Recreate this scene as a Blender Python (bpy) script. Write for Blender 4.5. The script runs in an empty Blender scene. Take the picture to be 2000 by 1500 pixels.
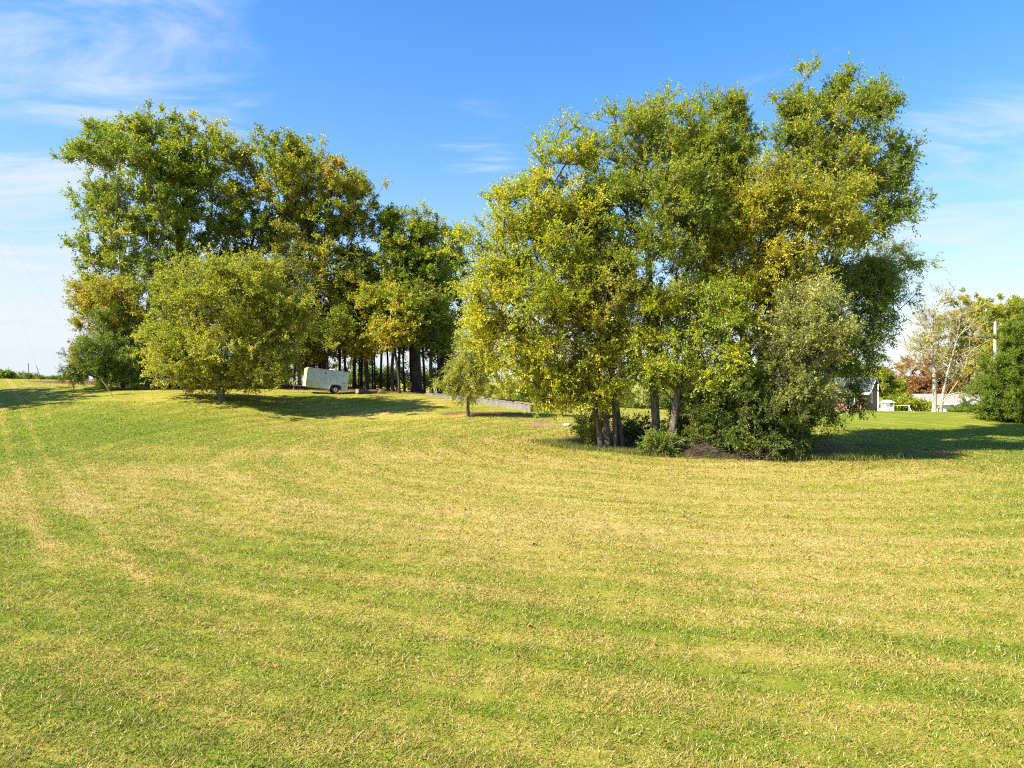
import bpy, math, random
import numpy as np
from mathutils import Vector, Matrix
R = math.radians
sc = bpy.context.scene
col = sc.collection
# ------------------------------------------------------------------ camera, sky, sun, exposure
EYE = 3.6
F = 1333.0                       # focal length in photo pixels (2000 wide)
cam_d = bpy.data.cameras.new('camera'); cam = bpy.data.objects.new('camera', cam_d); col.objects.link(cam)
cam_d.lens = 24; cam_d.sensor_width = 36; cam_d.clip_end = 6000; cam_d.clip_start = 0.05
cam.location = (0, 0, EYE); cam.rotation_euler = (R(90 - 0.43), 0, 0)
sc.camera = cam
sc.view_settings.view_transform = 'Standard'; sc.view_settings.look = 'None'
sc.view_settings.gamma = 1; sc.view_settings.exposure = 1.5
SUN_AZ, SUN_EL = 26, 41          # degrees towards the camera from straight left; elevation
S = Vector((-math.cos(R(SUN_AZ))*math.cos(R(SUN_EL)), -math.sin(R(SUN_AZ))*math.cos(R(SUN_EL)), math.sin(R(SUN_EL))))
sd = bpy.data.lights.new('sun', 'SUN'); sun = bpy.data.objects.new('sun', sd); col.objects.link(sun)
sd.energy = 5.0; sd.angle = R(0.5); sd.color = (1.0, 0.92, 0.76)
sun.rotation_euler = (-S).to_track_quat('-Z', 'Y').to_euler()

def N(nt, kind, **kw):
    n = nt.nodes.new(kind)
    for k, v in kw.items():
        if k.startswith('i_'): n.inputs[k[2:].replace('_', ' ')].default_value = v
        else: setattr(n, k, v)
    return n
def L(nt, a, b): nt.links.new(a, b)
def mth(nt, op, a, b=None, c=None, clamp=False):
    n = nt.nodes.new('ShaderNodeMath'); n.operation = op; n.use_clamp = clamp
    for i, v in enumerate((a, b, c)):
        if v is None: continue
        if isinstance(v, (int, float)): n.inputs[i].default_value = v
        else: nt.links.new(v, n.inputs[i])
    return n.outputs[0]
def mix(nt, f, a, b, blend='MIX'):
    n = nt.nodes.new('ShaderNodeMix'); n.data_type = 'RGBA'; n.blend_type = blend
    for idx, v in ((0, f), (6, a), (7, b)):
        if isinstance(v, (int, float)): n.inputs[idx].default_value = v
        elif isinstance(v, tuple): n.inputs[idx].default_value = (*v[:3], 1)
        else: nt.links.new(v, n.inputs[idx])
    return n.outputs[2]
def ramp(nt, fac, p0, p1):
    n = nt.nodes.new('ShaderNodeMapRange'); n.interpolation_type = 'SMOOTHSTEP'
    n.inputs['From Min'].default_value = p0; n.inputs['From Max'].default_value = p1
    nt.links.new(fac, n.inputs['Value']); return n.outputs[0]
def noise(nt, vec, scale, detail=4, rough=0.55, dist=0.0):
    n = nt.nodes.new('ShaderNodeTexNoise'); n.inputs['Scale'].default_value = scale
    n.inputs['Detail'].default_value = detail; n.inputs['Roughness'].default_value = rough
    n.inputs['Distortion'].default_value = dist
    if vec is not None: nt.links.new(vec, n.inputs['Vector'])
    return n.outputs[0]

w = bpy.data.worlds.new('World'); sc.world = w; w.use_nodes = True
nt = w.node_tree; nt.nodes.clear()
sky = N(nt, 'ShaderNodeTexSky', sky_type='NISHITA', sun_disc=False)
sky.sun_elevation = R(SUN_EL); sky.sun_rotation = math.atan2(S.x, S.y)
sky.air_density = 1.0; sky.dust_density = 0.5; sky.ozone_density = 3.0
hs = N(nt, 'ShaderNodeHueSaturation'); hs.inputs['Saturation'].default_value = 1.22; hs.inputs['Value'].default_value = 0.98
tc = N(nt, 'ShaderNodeTexCoord'); sep = N(nt, 'ShaderNodeSeparateXYZ'); L(nt, tc.outputs['Generated'], sep.inputs[0])
zc = mth(nt, 'MAXIMUM', sep.outputs[2], 0.0)
tint = mix(nt, mth(nt, 'MULTIPLY', mth(nt, 'POWER', mth(nt, 'SUBTRACT', 1.0, zc), 6.0), 1.8, clamp=True), (0.92, 0.99, 1.08), (0.86, 0.76, 0.80))
L(nt, mix(nt, 1.0, sky.outputs[0], tint, 'MULTIPLY'), hs.inputs['Color'])
zp = mth(nt, 'ADD', zc, 0.12)
cx = mth(nt, 'DIVIDE', sep.outputs[0], zp); cy = mth(nt, 'DIVIDE', sep.outputs[1], zp)
cb = N(nt, 'ShaderNodeCombineXYZ'); L(nt, cx, cb.inputs[0]); L(nt, cy, cb.inputs[1])
mp = N(nt, 'ShaderNodeMapping'); mp.inputs['Rotation'].default_value = (0, 0, R(35)); mp.inputs['Scale'].default_value = (0.8, 1.9, 1); L(nt, cb.outputs[0], mp.inputs[0])
n1 = noise(nt, mp.outputs[0], 1.25, 10, 0.64, 1.1)
n2 = noise(nt, cb.outputs[0], 0.55, 3, 0.5, 0.2)
def dirmask(px, py, r0, r1):
    d = Vector(((px-1000)/F, 1, (740-py)/F)).normalized(); vm = N(nt, 'ShaderNodeVectorMath', operation='DOT_PRODUCT')
    L(nt, tc.outputs['Generated'], vm.inputs[0]); vm.inputs[1].default_value = d
    return ramp(nt, vm.outputs['Value'], math.cos(R(r1)), math.cos(R(r0)))
dm = None
for a_ in [(120,90,1,17),(60,420,0.5,10),(330,120,0.5,11),(925,260,0.0,5.5),(1870,430,0.5,10),(1960,330,0.5,10),(-80,250,1,14)]:
    q_ = dirmask(*a_); q_ = mth(nt, 'MULTIPLY', q_, 0.6) if a_[0] == 925 else q_; dm = q_ if dm is None else mth(nt, 'MAXIMUM', dm, q_)
wisps = ramp(nt, mth(nt, 'ADD', n1, mth(nt, 'MULTIPLY_ADD', dm, 0.27, mth(nt, 'MULTIPLY', mth(nt, 'SUBTRACT', n2, 0.5), 0.35))), 0.60, 0.98)
left = ramp(nt, sep.outputs[0], 0.25, -0.55)                      # thin high cloud thickens towards the left
hz = mth(nt, 'POWER', mth(nt, 'SUBTRACT', 1.0, zc), 7.5)          # and towards the horizon
veil = mth(nt, 'MULTIPLY', hz, mth(nt, 'MULTIPLY_ADD', left, 0.50, 0.80))
cl = mth(nt, 'ADD', mth(nt, 'MULTIPLY', wisps, 0.78), veil, clamp=True)
skc = mix(nt, cl, hs.outputs[0], (2.95, 3.2, 3.5))
bg = N(nt, 'ShaderNodeBackground'); bg.inputs['Strength'].default_value = 0.10; L(nt, skc, bg.inputs['Color'])
wo = N(nt, 'ShaderNodeOutputWorld'); L(nt, bg.outputs[0], wo.inputs[0])

sc.cycles.filter_width = 1.1; sc.cycles.use_denoising = False
sc.cycles.max_bounces = 8; sc.cycles.diffuse_bounces = 4; sc.cycles.glossy_bounces = 2
sc.cycles.transmission_bounces = 4; sc.cycles.transparent_max_bounces = 4
sc.cycles.sample_clamp_indirect = 4.0

# ------------------------------------------------------------------ object helpers
def tag(o, label=None, cat=None, group=None, kind=None):
    if label: o['label'] = label
    if cat: o['category'] = cat
    if group: o['group'] = group
    if kind: o['kind'] = kind
    return o
def empty(name, loc, label, cat, group=None, rz=0):
    o = bpy.data.objects.new(name, None); col.objects.link(o); o.location = loc
    o.rotation_euler = (0, 0, rz); o.empty_display_size = 0.3
    return tag(o, label, cat, group)
def link(name, me, m=None, parent=None):
    o = bpy.data.objects.new(name, me); col.objects.link(o)
    if m is not None: me.materials.append(m)
    if parent is not None: o.parent = parent
    return o
def np_mesh(name, verts, faces, smooth=False):
    """faces: (n,k) int array of one size"""
    me = bpy.data.meshes.new(name)
    verts = np.asarray(verts, np.float32); faces = np.asarray(faces, np.int32)
    n, k = faces.shape
    me.vertices.add(len(verts)); me.vertices.foreach_set('co', verts.ravel())
    me.loops.add(n*k); me.loops.foreach_set('vertex_index', faces.ravel())
    me.polygons.add(n); me.polygons.foreach_set('loop_start', np.arange(0, n*k, k, dtype=np.int32))
    me.polygons.foreach_set('loop_total', np.full(n, k, np.int32))
    me.polygons.foreach_set('use_smooth', np.full(n, smooth, bool))
    me.update(calc_edges=True)
    return me
def fattr(me, name, vals):
    a = me.attributes.new(name, 'FLOAT', 'POINT'); a.data.foreach_set('value', np.asarray(vals, np.float32).ravel())
def cattr(me, name, cols):
    a = me.attributes.new(name, 'FLOAT_COLOR', 'POINT')
    c = np.ones((len(cols), 4), np.float32); c[:, :3] = cols; a.data.foreach_set('color', c.ravel())
class MB:
    """collects boxes, tubes, prisms as ONE mesh"""
    def __init__(s): s.v = []; s.f = []
    def add(s, vs, fs):
        b = len(s.v); s.v += [tuple(v) for v in vs]; s.f += [tuple(b+i for i in f) for f in fs]; return s
    def box(s, a, b, M=None):
        x0, y0, z0 = a; x1, y1, z1 = b
        vs = [Vector(p) for p in ((x0,y0,z0),(x1,y0,z0),(x1,y1,z0),(x0,y1,z0),(x0,y0,z1),(x1,y0,z1),(x1,y1,z1),(x0,y1,z1))]
        if M is not None: vs = [M @ v for v in vs]
        return s.add(vs, [(0,3,2,1),(4,5,6,7),(0,1,5,4),(1,2,6,5),(2,3,7,6),(3,0,4,7)])
    def tube(s, p, q, r0, r1=None, n=8):
        r1 = r0 if r1 is None else r1
        p, q = Vector(p), Vector(q); d = (q-p).normalized()
        u = d.orthogonal().normalized(); v = d.cross(u); vs = []
        for c, r in ((p, r0), (q, r1)):
            for k in range(n):
                a = 2*math.pi*k/n; vs.append(c + u*math.cos(a)*r + v*math.sin(a)*r)
        return s.add(vs, [(k, (k+1)%n, n+(k+1)%n, n+k) for k in range(n)] + [tuple(range(n-1,-1,-1)), tuple(range(n, 2*n))])
    def prism(s, poly, d0, d1, axis='y'):
        """poly of (a,b) extruded along an axis"""
        f = {'y': lambda a,b,d:(a,d,b), 'x': lambda a,b,d:(d,a,b), 'z': lambda a,b,d:(a,b,d)}[axis]
        n = len(poly); vs = [f(a,b,d0) for a,b in poly] + [f(a,b,d1) for a,b in poly]
        return s.add(vs, [(k,(k+1)%n,n+(k+1)%n,n+k) for k in range(n)] + [tuple(range(n-1,-1,-1)), tuple(range(n,2*n))])
    def ring(s, c, r0, r1, w, ax, n=24):
        """an annulus of inner r0, outer r1, thickness w, axis ax"""
        c = Vector(c); ax = Vector(ax).normalized(); u = ax.orthogonal().normalized(); v = ax.cross(u); vs = []
        for (r, o) in ((r0,-w/2),(r1*0.97,-w/2),(r1,-w/4),(r1,w/4),(r1*0.97,w/2),(r0,w/2)):
            for k in range(n):
                a = 2*math.pi*k/n; vs.append(c+u*math.cos(a)*r+v*math.sin(a)*r+ax*o)
        fs = [(j*n+k, j*n+(k+1)%n, ((j+1)%6)*n+(k+1)%n, ((j+1)%6)*n+k) for j in range(6) for k in range(n)]
        return s.add(vs, fs)
    def build(s, name, m, parent=None, bevel=0, smooth=False):
        me = bpy.data.meshes.new(name); me.from_pydata(s.v, [], s.f)
        me.validate(); me.update()
        import bmesh
        bm = bmesh.new(); bm.from_mesh(me); bmesh.ops.recalc_face_normals(bm, faces=bm.faces); bm.to_mesh(me); bm.free()
        if smooth: me.polygons.foreach_set('use_smooth', [True]*len(me.polygons))
        o = link(name, me, m, parent)
        if bevel:
            b = o.modifiers.new('bevel', 'BEVEL'); b.width = bevel; b.segments = 2; b.limit_method = 'ANGLE'
        return o

# ------------------------------------------------------------------ terrain
def at(px, py, Y): return np.array([(px-1000)*Y/F, Y, EYE-(py-740)*Y/F])
CP = []
for x in (-60, -30, 0, 30, 60):
    for y in (-25, 0, 14): CP.append((x, y, 0.0))
for px, py, Y in [(1283,884,32.5),(1450,892,31.5),(1300,838,38.5),(1700,880,36),(1930,862,42),(1960,824,52),(1800,804,62),(1650,803,62),(1500,806,58),
                  (1100,832,43),(915,812,48),(1040,806,53),(1150,806,56),(830,772,61),(650,770,59),(430,780,50),(222,776,50),(140,757,58),(50,741,75),(0,747,66),
                  (-150,745,66),(-300,750,62),(430,758,62),(550,754,66),(750,762,66),(700,756,76),(300,750,75),(850,772,75),(600,816,49),(760,822,48),(600,850,40),(840,800,53),(300,826,42),(0,830,40),(-200,840,40),
                  (900,850,38),(0,900,29),(600,880,31),(1000,880,31),(2150,820,52),(2300,880,36),(1950,930,27)]:
    p = at(px, py, Y); CP.append(tuple(p))
for x, y, z in [(-60,100,3.0),(-90,90,3.4),(-30,100,1.6),(0,100,-0.6),(30,100,-2.6),(60,100,-2.6),(90,100,-2.6),(0,75,1.2),(25,80,-0.9),(50,80,-0.9),(70,80,-0.9),(20,125,-4.6),(70,130,-4.3),(-60,130,1.5),(-110,60,3.4),(-100,20,1),(100,20,0),(100,60,0),(-110,130,2)]:
    CP.append((x, y, z))
CP = np.array(CP)
def _tps(lam=6.0):
    P = CP[:, :2]; n = len(P)
    d = np.linalg.norm(P[:, None]-P[None], axis=2); K = np.where(d > 0, d*d*np.log(d+1e-9), 0) + lam*np.eye(n)
    A = np.zeros((n+3, n+3)); A[:n, :n] = K; A[:n, n] = 1; A[:n, n+1:] = P; A[n, :n] = 1; A[n+1:, :n] = P.T
    b = np.zeros(n+3); b[:n] = CP[:, 2]; return np.linalg.solve(A, b)
TW = _tps()
def sstep(t, a, b):
    t = np.clip((t-a)/(b-a), 0, 1); return t*t*(3-2*t)
def ground(x, y):
    x = np.atleast_1d(np.asarray(x, float)).ravel(); y = np.atleast_1d(np.asarray(y, float)).ravel()
    out = np.empty(len(x))
    for i in range(0, len(x), 20000):
        X = x[i:i+20000]; Y = y[i:i+20000]; xc = np.clip(X, -115, 115); yc = np.clip(Y, -30, 135)
        d2 = (xc[:, None]-CP[None, :, 0])**2 + (yc[:, None]-CP[None, :, 1])**2
        U = np.where(d2 > 0, 0.5*d2*np.log(d2+1e-9), 0)
        h = U @ TW[:-3] + TW[-3] + TW[-2]*xc + TW[-1]*yc
        far = -5.0
        k = sstep(np.hypot(X, Y-30), 110, 260)
        out[i:i+20000] = h*(1-k) + far*k
    return out
def gz(x, y): return float(ground(x, y)[0])

rs = np.random.RandomState(7)
_W = [(rs.normal(size=3), rs.uniform(0, 6.28)) for _ in range(24)]
def sn(P, scale, seed=0):
    """smooth 3-D noise, about -1..1"""
    v = 0
    for k in range(8):
        wv, ph = _W[(k+seed*5) % 24]; v = v + np.sin(P @ (wv*scale) + ph + seed*1.7)
    return v/3.0
def blob(x, y, cx, cy, rx, ry, soft=0.35, rot=0.0):
    c, s_ = math.cos(rot), math.sin(rot); dx, dy = x-cx, y-cy
    d = np.sqrt(((dx*c+dy*s_)/rx)**2 + ((-dx*s_+dy*c)/ry)**2)
    return 1-sstep(d, 1-soft, 1+soft)
def litter_f(x, y):
    P = np.stack([x, y, 0*x], 1)
    l = blob(x, y, -20, 73, 30, 12, 0.12)                                   # floor of the wood
    l = np.maximum(l, blob(x, y, 9.5, 34.5, 8.0, 3.3, 0.25))                  # under the clump
    l = np.maximum(l, blob(x, y, 4.5, 36.0, 4.5, 2.0, 0.5)*0.6)
    l = np.maximum(l, blob(x, y, 18, 37.0, 8.5, 3, 0.6)*0.55)
    l = np.maximum(l, blob(x, y, -1.5, 50.5, 5.5, 2.0, 0.6)*0.6)
    return np.clip(l + 0.16*sn(P, 1.3, 1)*(l > 0.02), 0, 1)
def mulch_f(x, y): return blob(x, y, 2.35, 43.2, 1.75, 0.75, 0.3, -0.1)
def dry_f(x, y):
    """0 green .. 1 straw-dry: the broad pattern of the field"""
    P = np.stack([x, y, 0*x], 1)
    d = 0.50 + 0.0*x
    d = d + 0.22*blob(x, y, 1, 20, 15, 11, 0.9) + 0.16*blob(x, y, -2, 31, 28, 4.0, 0.8, -0.1)
    d = d + 0.22*blob(x, y, 18, 26, 8, 4, 0.7)
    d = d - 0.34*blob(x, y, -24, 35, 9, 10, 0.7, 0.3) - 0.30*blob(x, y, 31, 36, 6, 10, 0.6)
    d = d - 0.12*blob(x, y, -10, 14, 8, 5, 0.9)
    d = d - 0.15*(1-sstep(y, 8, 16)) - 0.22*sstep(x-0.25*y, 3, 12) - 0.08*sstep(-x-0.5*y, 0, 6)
    return np.clip(d + 0.10*sn(P, 0.5, 2) + 0.06*sn(P, 1.6, 3), 0, 1)

# ------------------------------------------------------------------ materials
def mat(name, color=(0.5,0.5,0.5), rough=0.6, metal=0.0, var=0.0, vscale=3.0, bump=0.0, bscale=20.0, spec=0.5, color2=None, stretch=None):
    m = bpy.data.materials.new(name); m.use_nodes = True; nt = m.node_tree; p = nt.nodes['Principled BSDF']
    p.inputs['Roughness'].default_value = rough; p.inputs['Metallic'].default_value = metal
    p.inputs['Specular IOR Level'].default_value = spec
    tc = N(nt, 'ShaderNodeTexCoord'); v = tc.outputs['Object']
    if stretch:
        mp = N(nt, 'ShaderNodeMapping'); mp.inputs['Scale'].default_value = stretch; L(nt, v, mp.inputs[0]); v = mp.outputs[0]
    c2 = color2 or tuple(c*(1-var) for c in color)
    f = ramp(nt, noise(nt, v, vscale, 6, 0.6), 0.35, 0.65)
    L(nt, mix(nt, f, color, c2), p.inputs['Base Color'])
    if bump:
        b = N(nt, 'ShaderNodeBump'); b.inputs['Strength'].default_value = bump; b.inputs['Distance'].default_value = 0.02
        L(nt, noise(nt, v, bscale, 6, 0.65), b.inputs['Height']); L(nt, b.outputs[0], p.inputs['Normal'])
    return m
M = {}
M['bark'] = mat('bark', (0.13,0.10,0.075), 0.9, color2=(0.045,0.035,0.028), vscale=9, bump=1.0, bscale=12, stretch=(1,1,0.25), spec=0.2)
M['bark_dark'] = mat('bark_dark', (0.075,0.06,0.048), 0.9, color2=(0.03,0.026,0.022), vscale=5, bump=0.9, bscale=12, stretch=(1,1,0.25), spec=0.2)
M['bark_pale'] = mat('bark_pale', (0.42,0.37,0.30), 0.85, color2=(0.24,0.20,0.16), vscale=3, bump=0.5, bscale=12, stretch=(1,1,0.3), spec=0.2)
M['bark_grey'] = mat('bark_grey', (0.20,0.175,0.14), 0.9, color2=(0.075,0.065,0.052), vscale=9, bump=1.0, bscale=12, stretch=(1,1,0.3), spec=0.2)

def leaf_mat(name, transl=0.5, gloss=0.4):
    m = bpy.data.materials.new(name); m.use_nodes = True; nt = m.node_tree; p = nt.nodes['Principled BSDF']
    a = N(nt, 'ShaderNodeAttribute', attribute_name='tint')
    L(nt, a.outputs['Color'], p.inputs['Base Color']); p.inputs['Roughness'].default_value = 0.45
    p.inputs['Specular IOR Level'].default_value = gloss
    t = N(nt, 'ShaderNodeBsdfTranslucent')
    L(nt, mix(nt, 1.0, a.outputs['Color'], (1.35, 1.25, 0.55), 'MULTIPLY'), t.inputs['Color'])
    mx = N(nt, 'ShaderNodeMixShader'); mx.inputs[0].default_value = transl
    L(nt, p.outputs[0], mx.inputs[1]); L(nt, t.outputs[0], mx.inputs[2])
    L(nt, mx.outputs[0], nt.nodes['Material Output'].inputs[0])
    return m
M['leaf'] = leaf_mat('leaf')
M['needle'] = leaf_mat('needle', 0.15, 0.2)

def field_color(nt):
    """colour of the turf at a place, shared by the soil sheet and the blades"""
    g = N(nt, 'ShaderNodeNewGeometry'); pos = g.outputs['Position']
    sp = N(nt, 'ShaderNodeSeparateXYZ'); L(nt, pos, sp.inputs[0])
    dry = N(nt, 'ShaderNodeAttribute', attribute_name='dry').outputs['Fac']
    lit = N(nt, 'ShaderNodeAttribute', attribute_name='litter').outputs['Fac']
    # mowing passes: rounds driven about the clump of trees, and straight runs on the left
    dx = mth(nt, 'MULTIPLY', mth(nt, 'SUBTRACT', sp.outputs[0], 9.0), 0.92)
    dy = mth(nt, 'SUBTRACT', sp.outputs[1], 35.0)
    rr = mth(nt, 'SQRT', mth(nt, 'ADD', mth(nt, 'MULTIPLY', dx, dx), mth(nt, 'MULTIPLY', dy, dy)))
    wob = mth(nt, 'MULTIPLY', noise(nt, pos, 0.12, 2), 3.0)
    st = mth(nt, 'SINE', mth(nt, 'MULTIPLY', mth(nt, 'ADD', rr, wob), 4.3))
    st2 = mth(nt, 'SINE', mth(nt, 'MULTIPLY', mth(nt, 'ADD', rr, wob), 1.55))
    th = mth(nt, 'ARCTAN2', dx, dy)
    pc_ = N(nt, 'ShaderNodeCombineXYZ'); L(nt, mth(nt, 'ADD', rr, mth(nt, 'MULTIPLY', wob, 0.35)), pc_.inputs[0]); L(nt, mth(nt, 'MULTIPLY', mth(nt, 'ABSOLUTE', th), 0.8), pc_.inputs[1])
    sk = mth(nt, 'SUBTRACT', noise(nt, pc_.outputs[0], 1.3, 6, 0.72), 0.5); sk2 = mth(nt, 'SUBTRACT', noise(nt, pc_.outputs[0], 0.33, 3, 0.6), 0.5)
    stripe = mth(nt, 'ADD', mth(nt, 'MULTIPLY', st, 0.10), mth(nt, 'ADD', mth(nt, 'MULTIPLY', sk, 1.1), mth(nt, 'MULTIPLY', sk2, 0.42)))
    sl = mth(nt, 'SUBTRACT', mth(nt, 'MULTIPLY', sp.outputs[0], 1.0), mth(nt, 'MULTIPLY', sp.outputs[1], -0.775))
    thin = mth(nt, 'POWER', mth(nt, 'ABSOLUTE', mth(nt, 'SINE', mth(nt, 'MULTIPLY_ADD', mth(nt, 'ADD', sl, mth(nt, 'MULTIPLY', wob, 0.35)), 2.094, 1.1))), 9.0)
    leftm = mth(nt, 'MULTIPLY', ramp(nt, sl, 5.5, 3.0), ramp(nt, sp.outputs[1], 7.0, 14.0))
    stripe = mth(nt, 'ADD', stripe, mth(nt, 'MULTIPLY', mth(nt, 'MULTIPLY', thin, leftm), 0.30))
    nb = mth(nt, 'SUBTRACT', noise(nt, pos, 0.35, 5, 0.6), 0.5)
    nm = mth(nt, 'SUBTRACT', noise(nt, pos, 2.6, 5, 0.7), 0.5)
    nf = mth(nt, 'SUBTRACT', noise(nt, pos, 14.0, 4, 0.75), 0.5)
    v = mth(nt, 'ADD', dry, stripe)
    v = mth(nt, 'MULTIPLY_ADD', nb, 0.35, v); v = mth(nt, 'MULTIPLY_ADD', nm, 1.05, v); v = mth(nt, 'MULTIPLY_ADD', nf, 1.3, v, clamp=True)
    cr = N(nt, 'ShaderNodeValToRGB'); L(nt, v, cr.inputs[0])
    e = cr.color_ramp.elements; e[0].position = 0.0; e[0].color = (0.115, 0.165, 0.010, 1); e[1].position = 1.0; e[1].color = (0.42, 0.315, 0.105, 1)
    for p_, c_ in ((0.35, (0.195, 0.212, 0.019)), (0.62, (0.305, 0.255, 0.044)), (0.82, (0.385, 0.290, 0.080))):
        x = e.new(p_); x.color = (*c_, 1)
    nl = noise(nt, pos, 9.0, 6, 0.8)
    lc = mix(nt, ramp(nt, nl, 0.4, 0.62), (0.075, 0.045, 0.025), (0.26, 0.14, 0.06))
    lf = ramp(nt, mth(nt, 'ADD', lit, mth(nt, 'MULTIPLY', mth(nt, 'SUBTRACT', noise(nt, pos, 3.0, 5, 0.8), 0.5), 0.7)), 0.40, 0.62)
    return mix(nt, lf, cr.outputs[0], lc), pos, lf
m = bpy.data.materials.new('turf_soil'); m.use_nodes = True; nt = m.node_tree; p = nt.nodes['Principled BSDF']
c, pos, lf = field_color(nt)
mu = N(nt, 'ShaderNodeAttribute', attribute_name='mulch').outputs['Fac']
muf = ramp(nt, mth(nt, 'ADD', mu, mth(nt, 'MULTIPLY', mth(nt, 'SUBTRACT', noise(nt, pos, 5, 5, 0.8), 0.5), 0.7)), 0.42, 0.6)
c = mix(nt, muf, c, mix(nt, ramp(nt, noise(nt, pos, 22, 3, 0.8), 0.4, 0.6), (0.13,0.06,0.04), (0.42,0.27,0.20)))
sz = noise(nt, pos, 45.0, 3, 0.8)
c = mix(nt, mth(nt, 'MULTIPLY', ramp(nt, sz, 0.56, 0.36), 0.45), c, mix(nt, 1.0, c, (0.45, 0.50, 0.5), 'MULTIPLY'))
L(nt, c, p.inputs['Base Color']); p.inputs['Roughness'].default_value = 0.95; p.inputs['Specular IOR Level'].default_value = 0.1
b = N(nt, 'ShaderNodeBump'); b.inputs['Strength'].default_value = 0.55; b.inputs['Distance'].default_value = 0.05
L(nt, mth(nt, 'ADD', noise(nt, pos, 30, 4, 0.8), mth(nt, 'MULTIPLY', noise(nt, pos, 4, 4, 0.7), 1.2)), b.inputs['Height']); L(nt, b.outputs[0], p.inputs['Normal'])
M['turf'] = m
m = bpy.data.materials.new('grass_blade'); m.use_nodes = True; nt = m.node_tree; p = nt.nodes['Principled BSDF']
c, pos, lf = field_color(nt)
rn = N(nt, 'ShaderNodeAttribute', attribute_name='rnd').outputs['Fac']
c = mix(nt, ramp(nt, rn, 0.74, 0.86), c, (0.56, 0.43, 0.18))
th_ = noise(nt, pos, 4.5, 4, 0.7, 0.6)
c = mix(nt, mth(nt, 'MULTIPLY', ramp(nt, th_, 0.56, 0.66), 0.7), c, (0.47, 0.30, 0.115))
c = mix(nt, mth(nt, 'MULTIPLY', ramp(nt, noise(nt, pos, 3.1, 4, 0.7, 0.6), 0.54, 0.66), 0.8), c, (0.20, 0.28, 0.015))
c = mix(nt, ramp(nt, rn, 0.24, 0.12), c, (0.16, 0.27, 0.012))
L(nt, c, p.inputs['Base Color']); p.inputs['Roughness'].default_value = 0.6; p.inputs['Specular IOR Level'].default_value = 0.25
t = N(nt, 'ShaderNodeBsdfTranslucent'); L(nt, c, t.inputs['Color'])
mx = N(nt, 'ShaderNodeMixShader'); mx.inputs[0].default_value = 0.35
L(nt, p.outputs[0], mx.inputs[1]); L(nt, t.outputs[0], mx.inputs[2]); L(nt, mx.outputs[0], nt.nodes['Material Output'].inputs[0])
M['blade'] = m

# ------------------------------------------------------------------ ground sheet
def axis(lo, hi, step, far, grow=1.28):
    a = list(np.arange(lo, hi+1e-6, step)); s = step
    while a[-1] < far: s *= grow; a.append(a[-1]+s)
    s = step
    while a[0] > -far: s *= grow; a.insert(0, a[0]-s)
    return np.array(a)
xs = axis(-60, 60, 0.6, 3500); ys = axis(-4, 100, 0.6, 3500)
GX, GY = np.meshgrid(xs, ys); gx, gy = GX.ravel(), GY.ravel()
near = 1-sstep(np.hypot(gx, gy-30), 60, 110)
gh = ground(gx, gy) + near*(0.035*sn(np.stack([gx, gy, 0*gx], 1), 1.1, 4))
nx, ny = len(xs), len(ys)
I = np.arange(nx*ny).reshape(ny, nx)
fc = np.stack([I[:-1,:-1], I[:-1,1:], I[1:,1:], I[1:,:-1]], 2).reshape(-1, 4)
me = np_mesh('ground', np.stack([gx, gy, gh], 1), fc, True)
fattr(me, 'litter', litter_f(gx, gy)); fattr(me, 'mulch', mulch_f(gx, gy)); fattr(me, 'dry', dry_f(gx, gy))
gr = link('ground', me, M['turf']); tag(gr, kind='structure')

# turf blades, thickest near the photographer
rg = np.random.RandomState(3)
def blades(n, d0, d1, hscale=1.0):
    d = d0*np.exp(rg.rand(n)*math.log(d1/d0)); x = rg.uniform(-1, 1, n)*(0.8*d+3.0); y = d
    keep = (rg.rand(n) > litter_f(x, y)*0.9) & (mulch_f(x, y) < 0.4)
    x, y = x[keep], y[keep]; n = len(x)
    z = ground(x, y) + (1-sstep(np.hypot(x, y-30), 60, 110))*0.035*sn(np.stack([x, y, 0*x], 1), 1.1, 4)
    tuft = np.clip(0.85+0.22*sn(np.stack([x, y, 0*x], 1), 5.0, 1)+0.22*sn(np.stack([x, y, 0*x], 1), 23.0, 2), 0.35, 1.5)
    h = (0.022+0.028*rg.rand(n))*(1+y/55)*tuft*hscale; wd = (0.0028+0.002*rg.rand(n))*(1+y/9)
    a = rg.rand(n)*6.28; lean = 0.1+rg.rand(n)**0.8*2.0; la = rg.rand(n)*6.28
    B = np.stack([x, y, z-0.004], 1); W_ = np.stack([np.cos(a), np.sin(a), 0*a], 1)*wd[:, None]
    T = B + np.stack([np.cos(la)*lean*h, np.sin(la)*lean*h, h], 1)
    V = np.stack([B-W_, B+W_, T], 1).reshape(-1, 3)
    me = np_mesh('grass', V, np.arange(3*n).reshape(n, 3))
    xx, yy = np.repeat(x, 3), np.repeat(y, 3)
    fattr(me, 'dry', dry_f(xx, yy)); fattr(me, 'litter', litter_f(xx, yy)*0.3); fattr(me, 'rnd', np.repeat(rg.rand(n), 3))
    return me
tag(link('grass', blades(900000, 4.8, 48), M['blade']), 'mown yellow green grass blades over the whole field', 'grass', kind='stuff')

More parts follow.
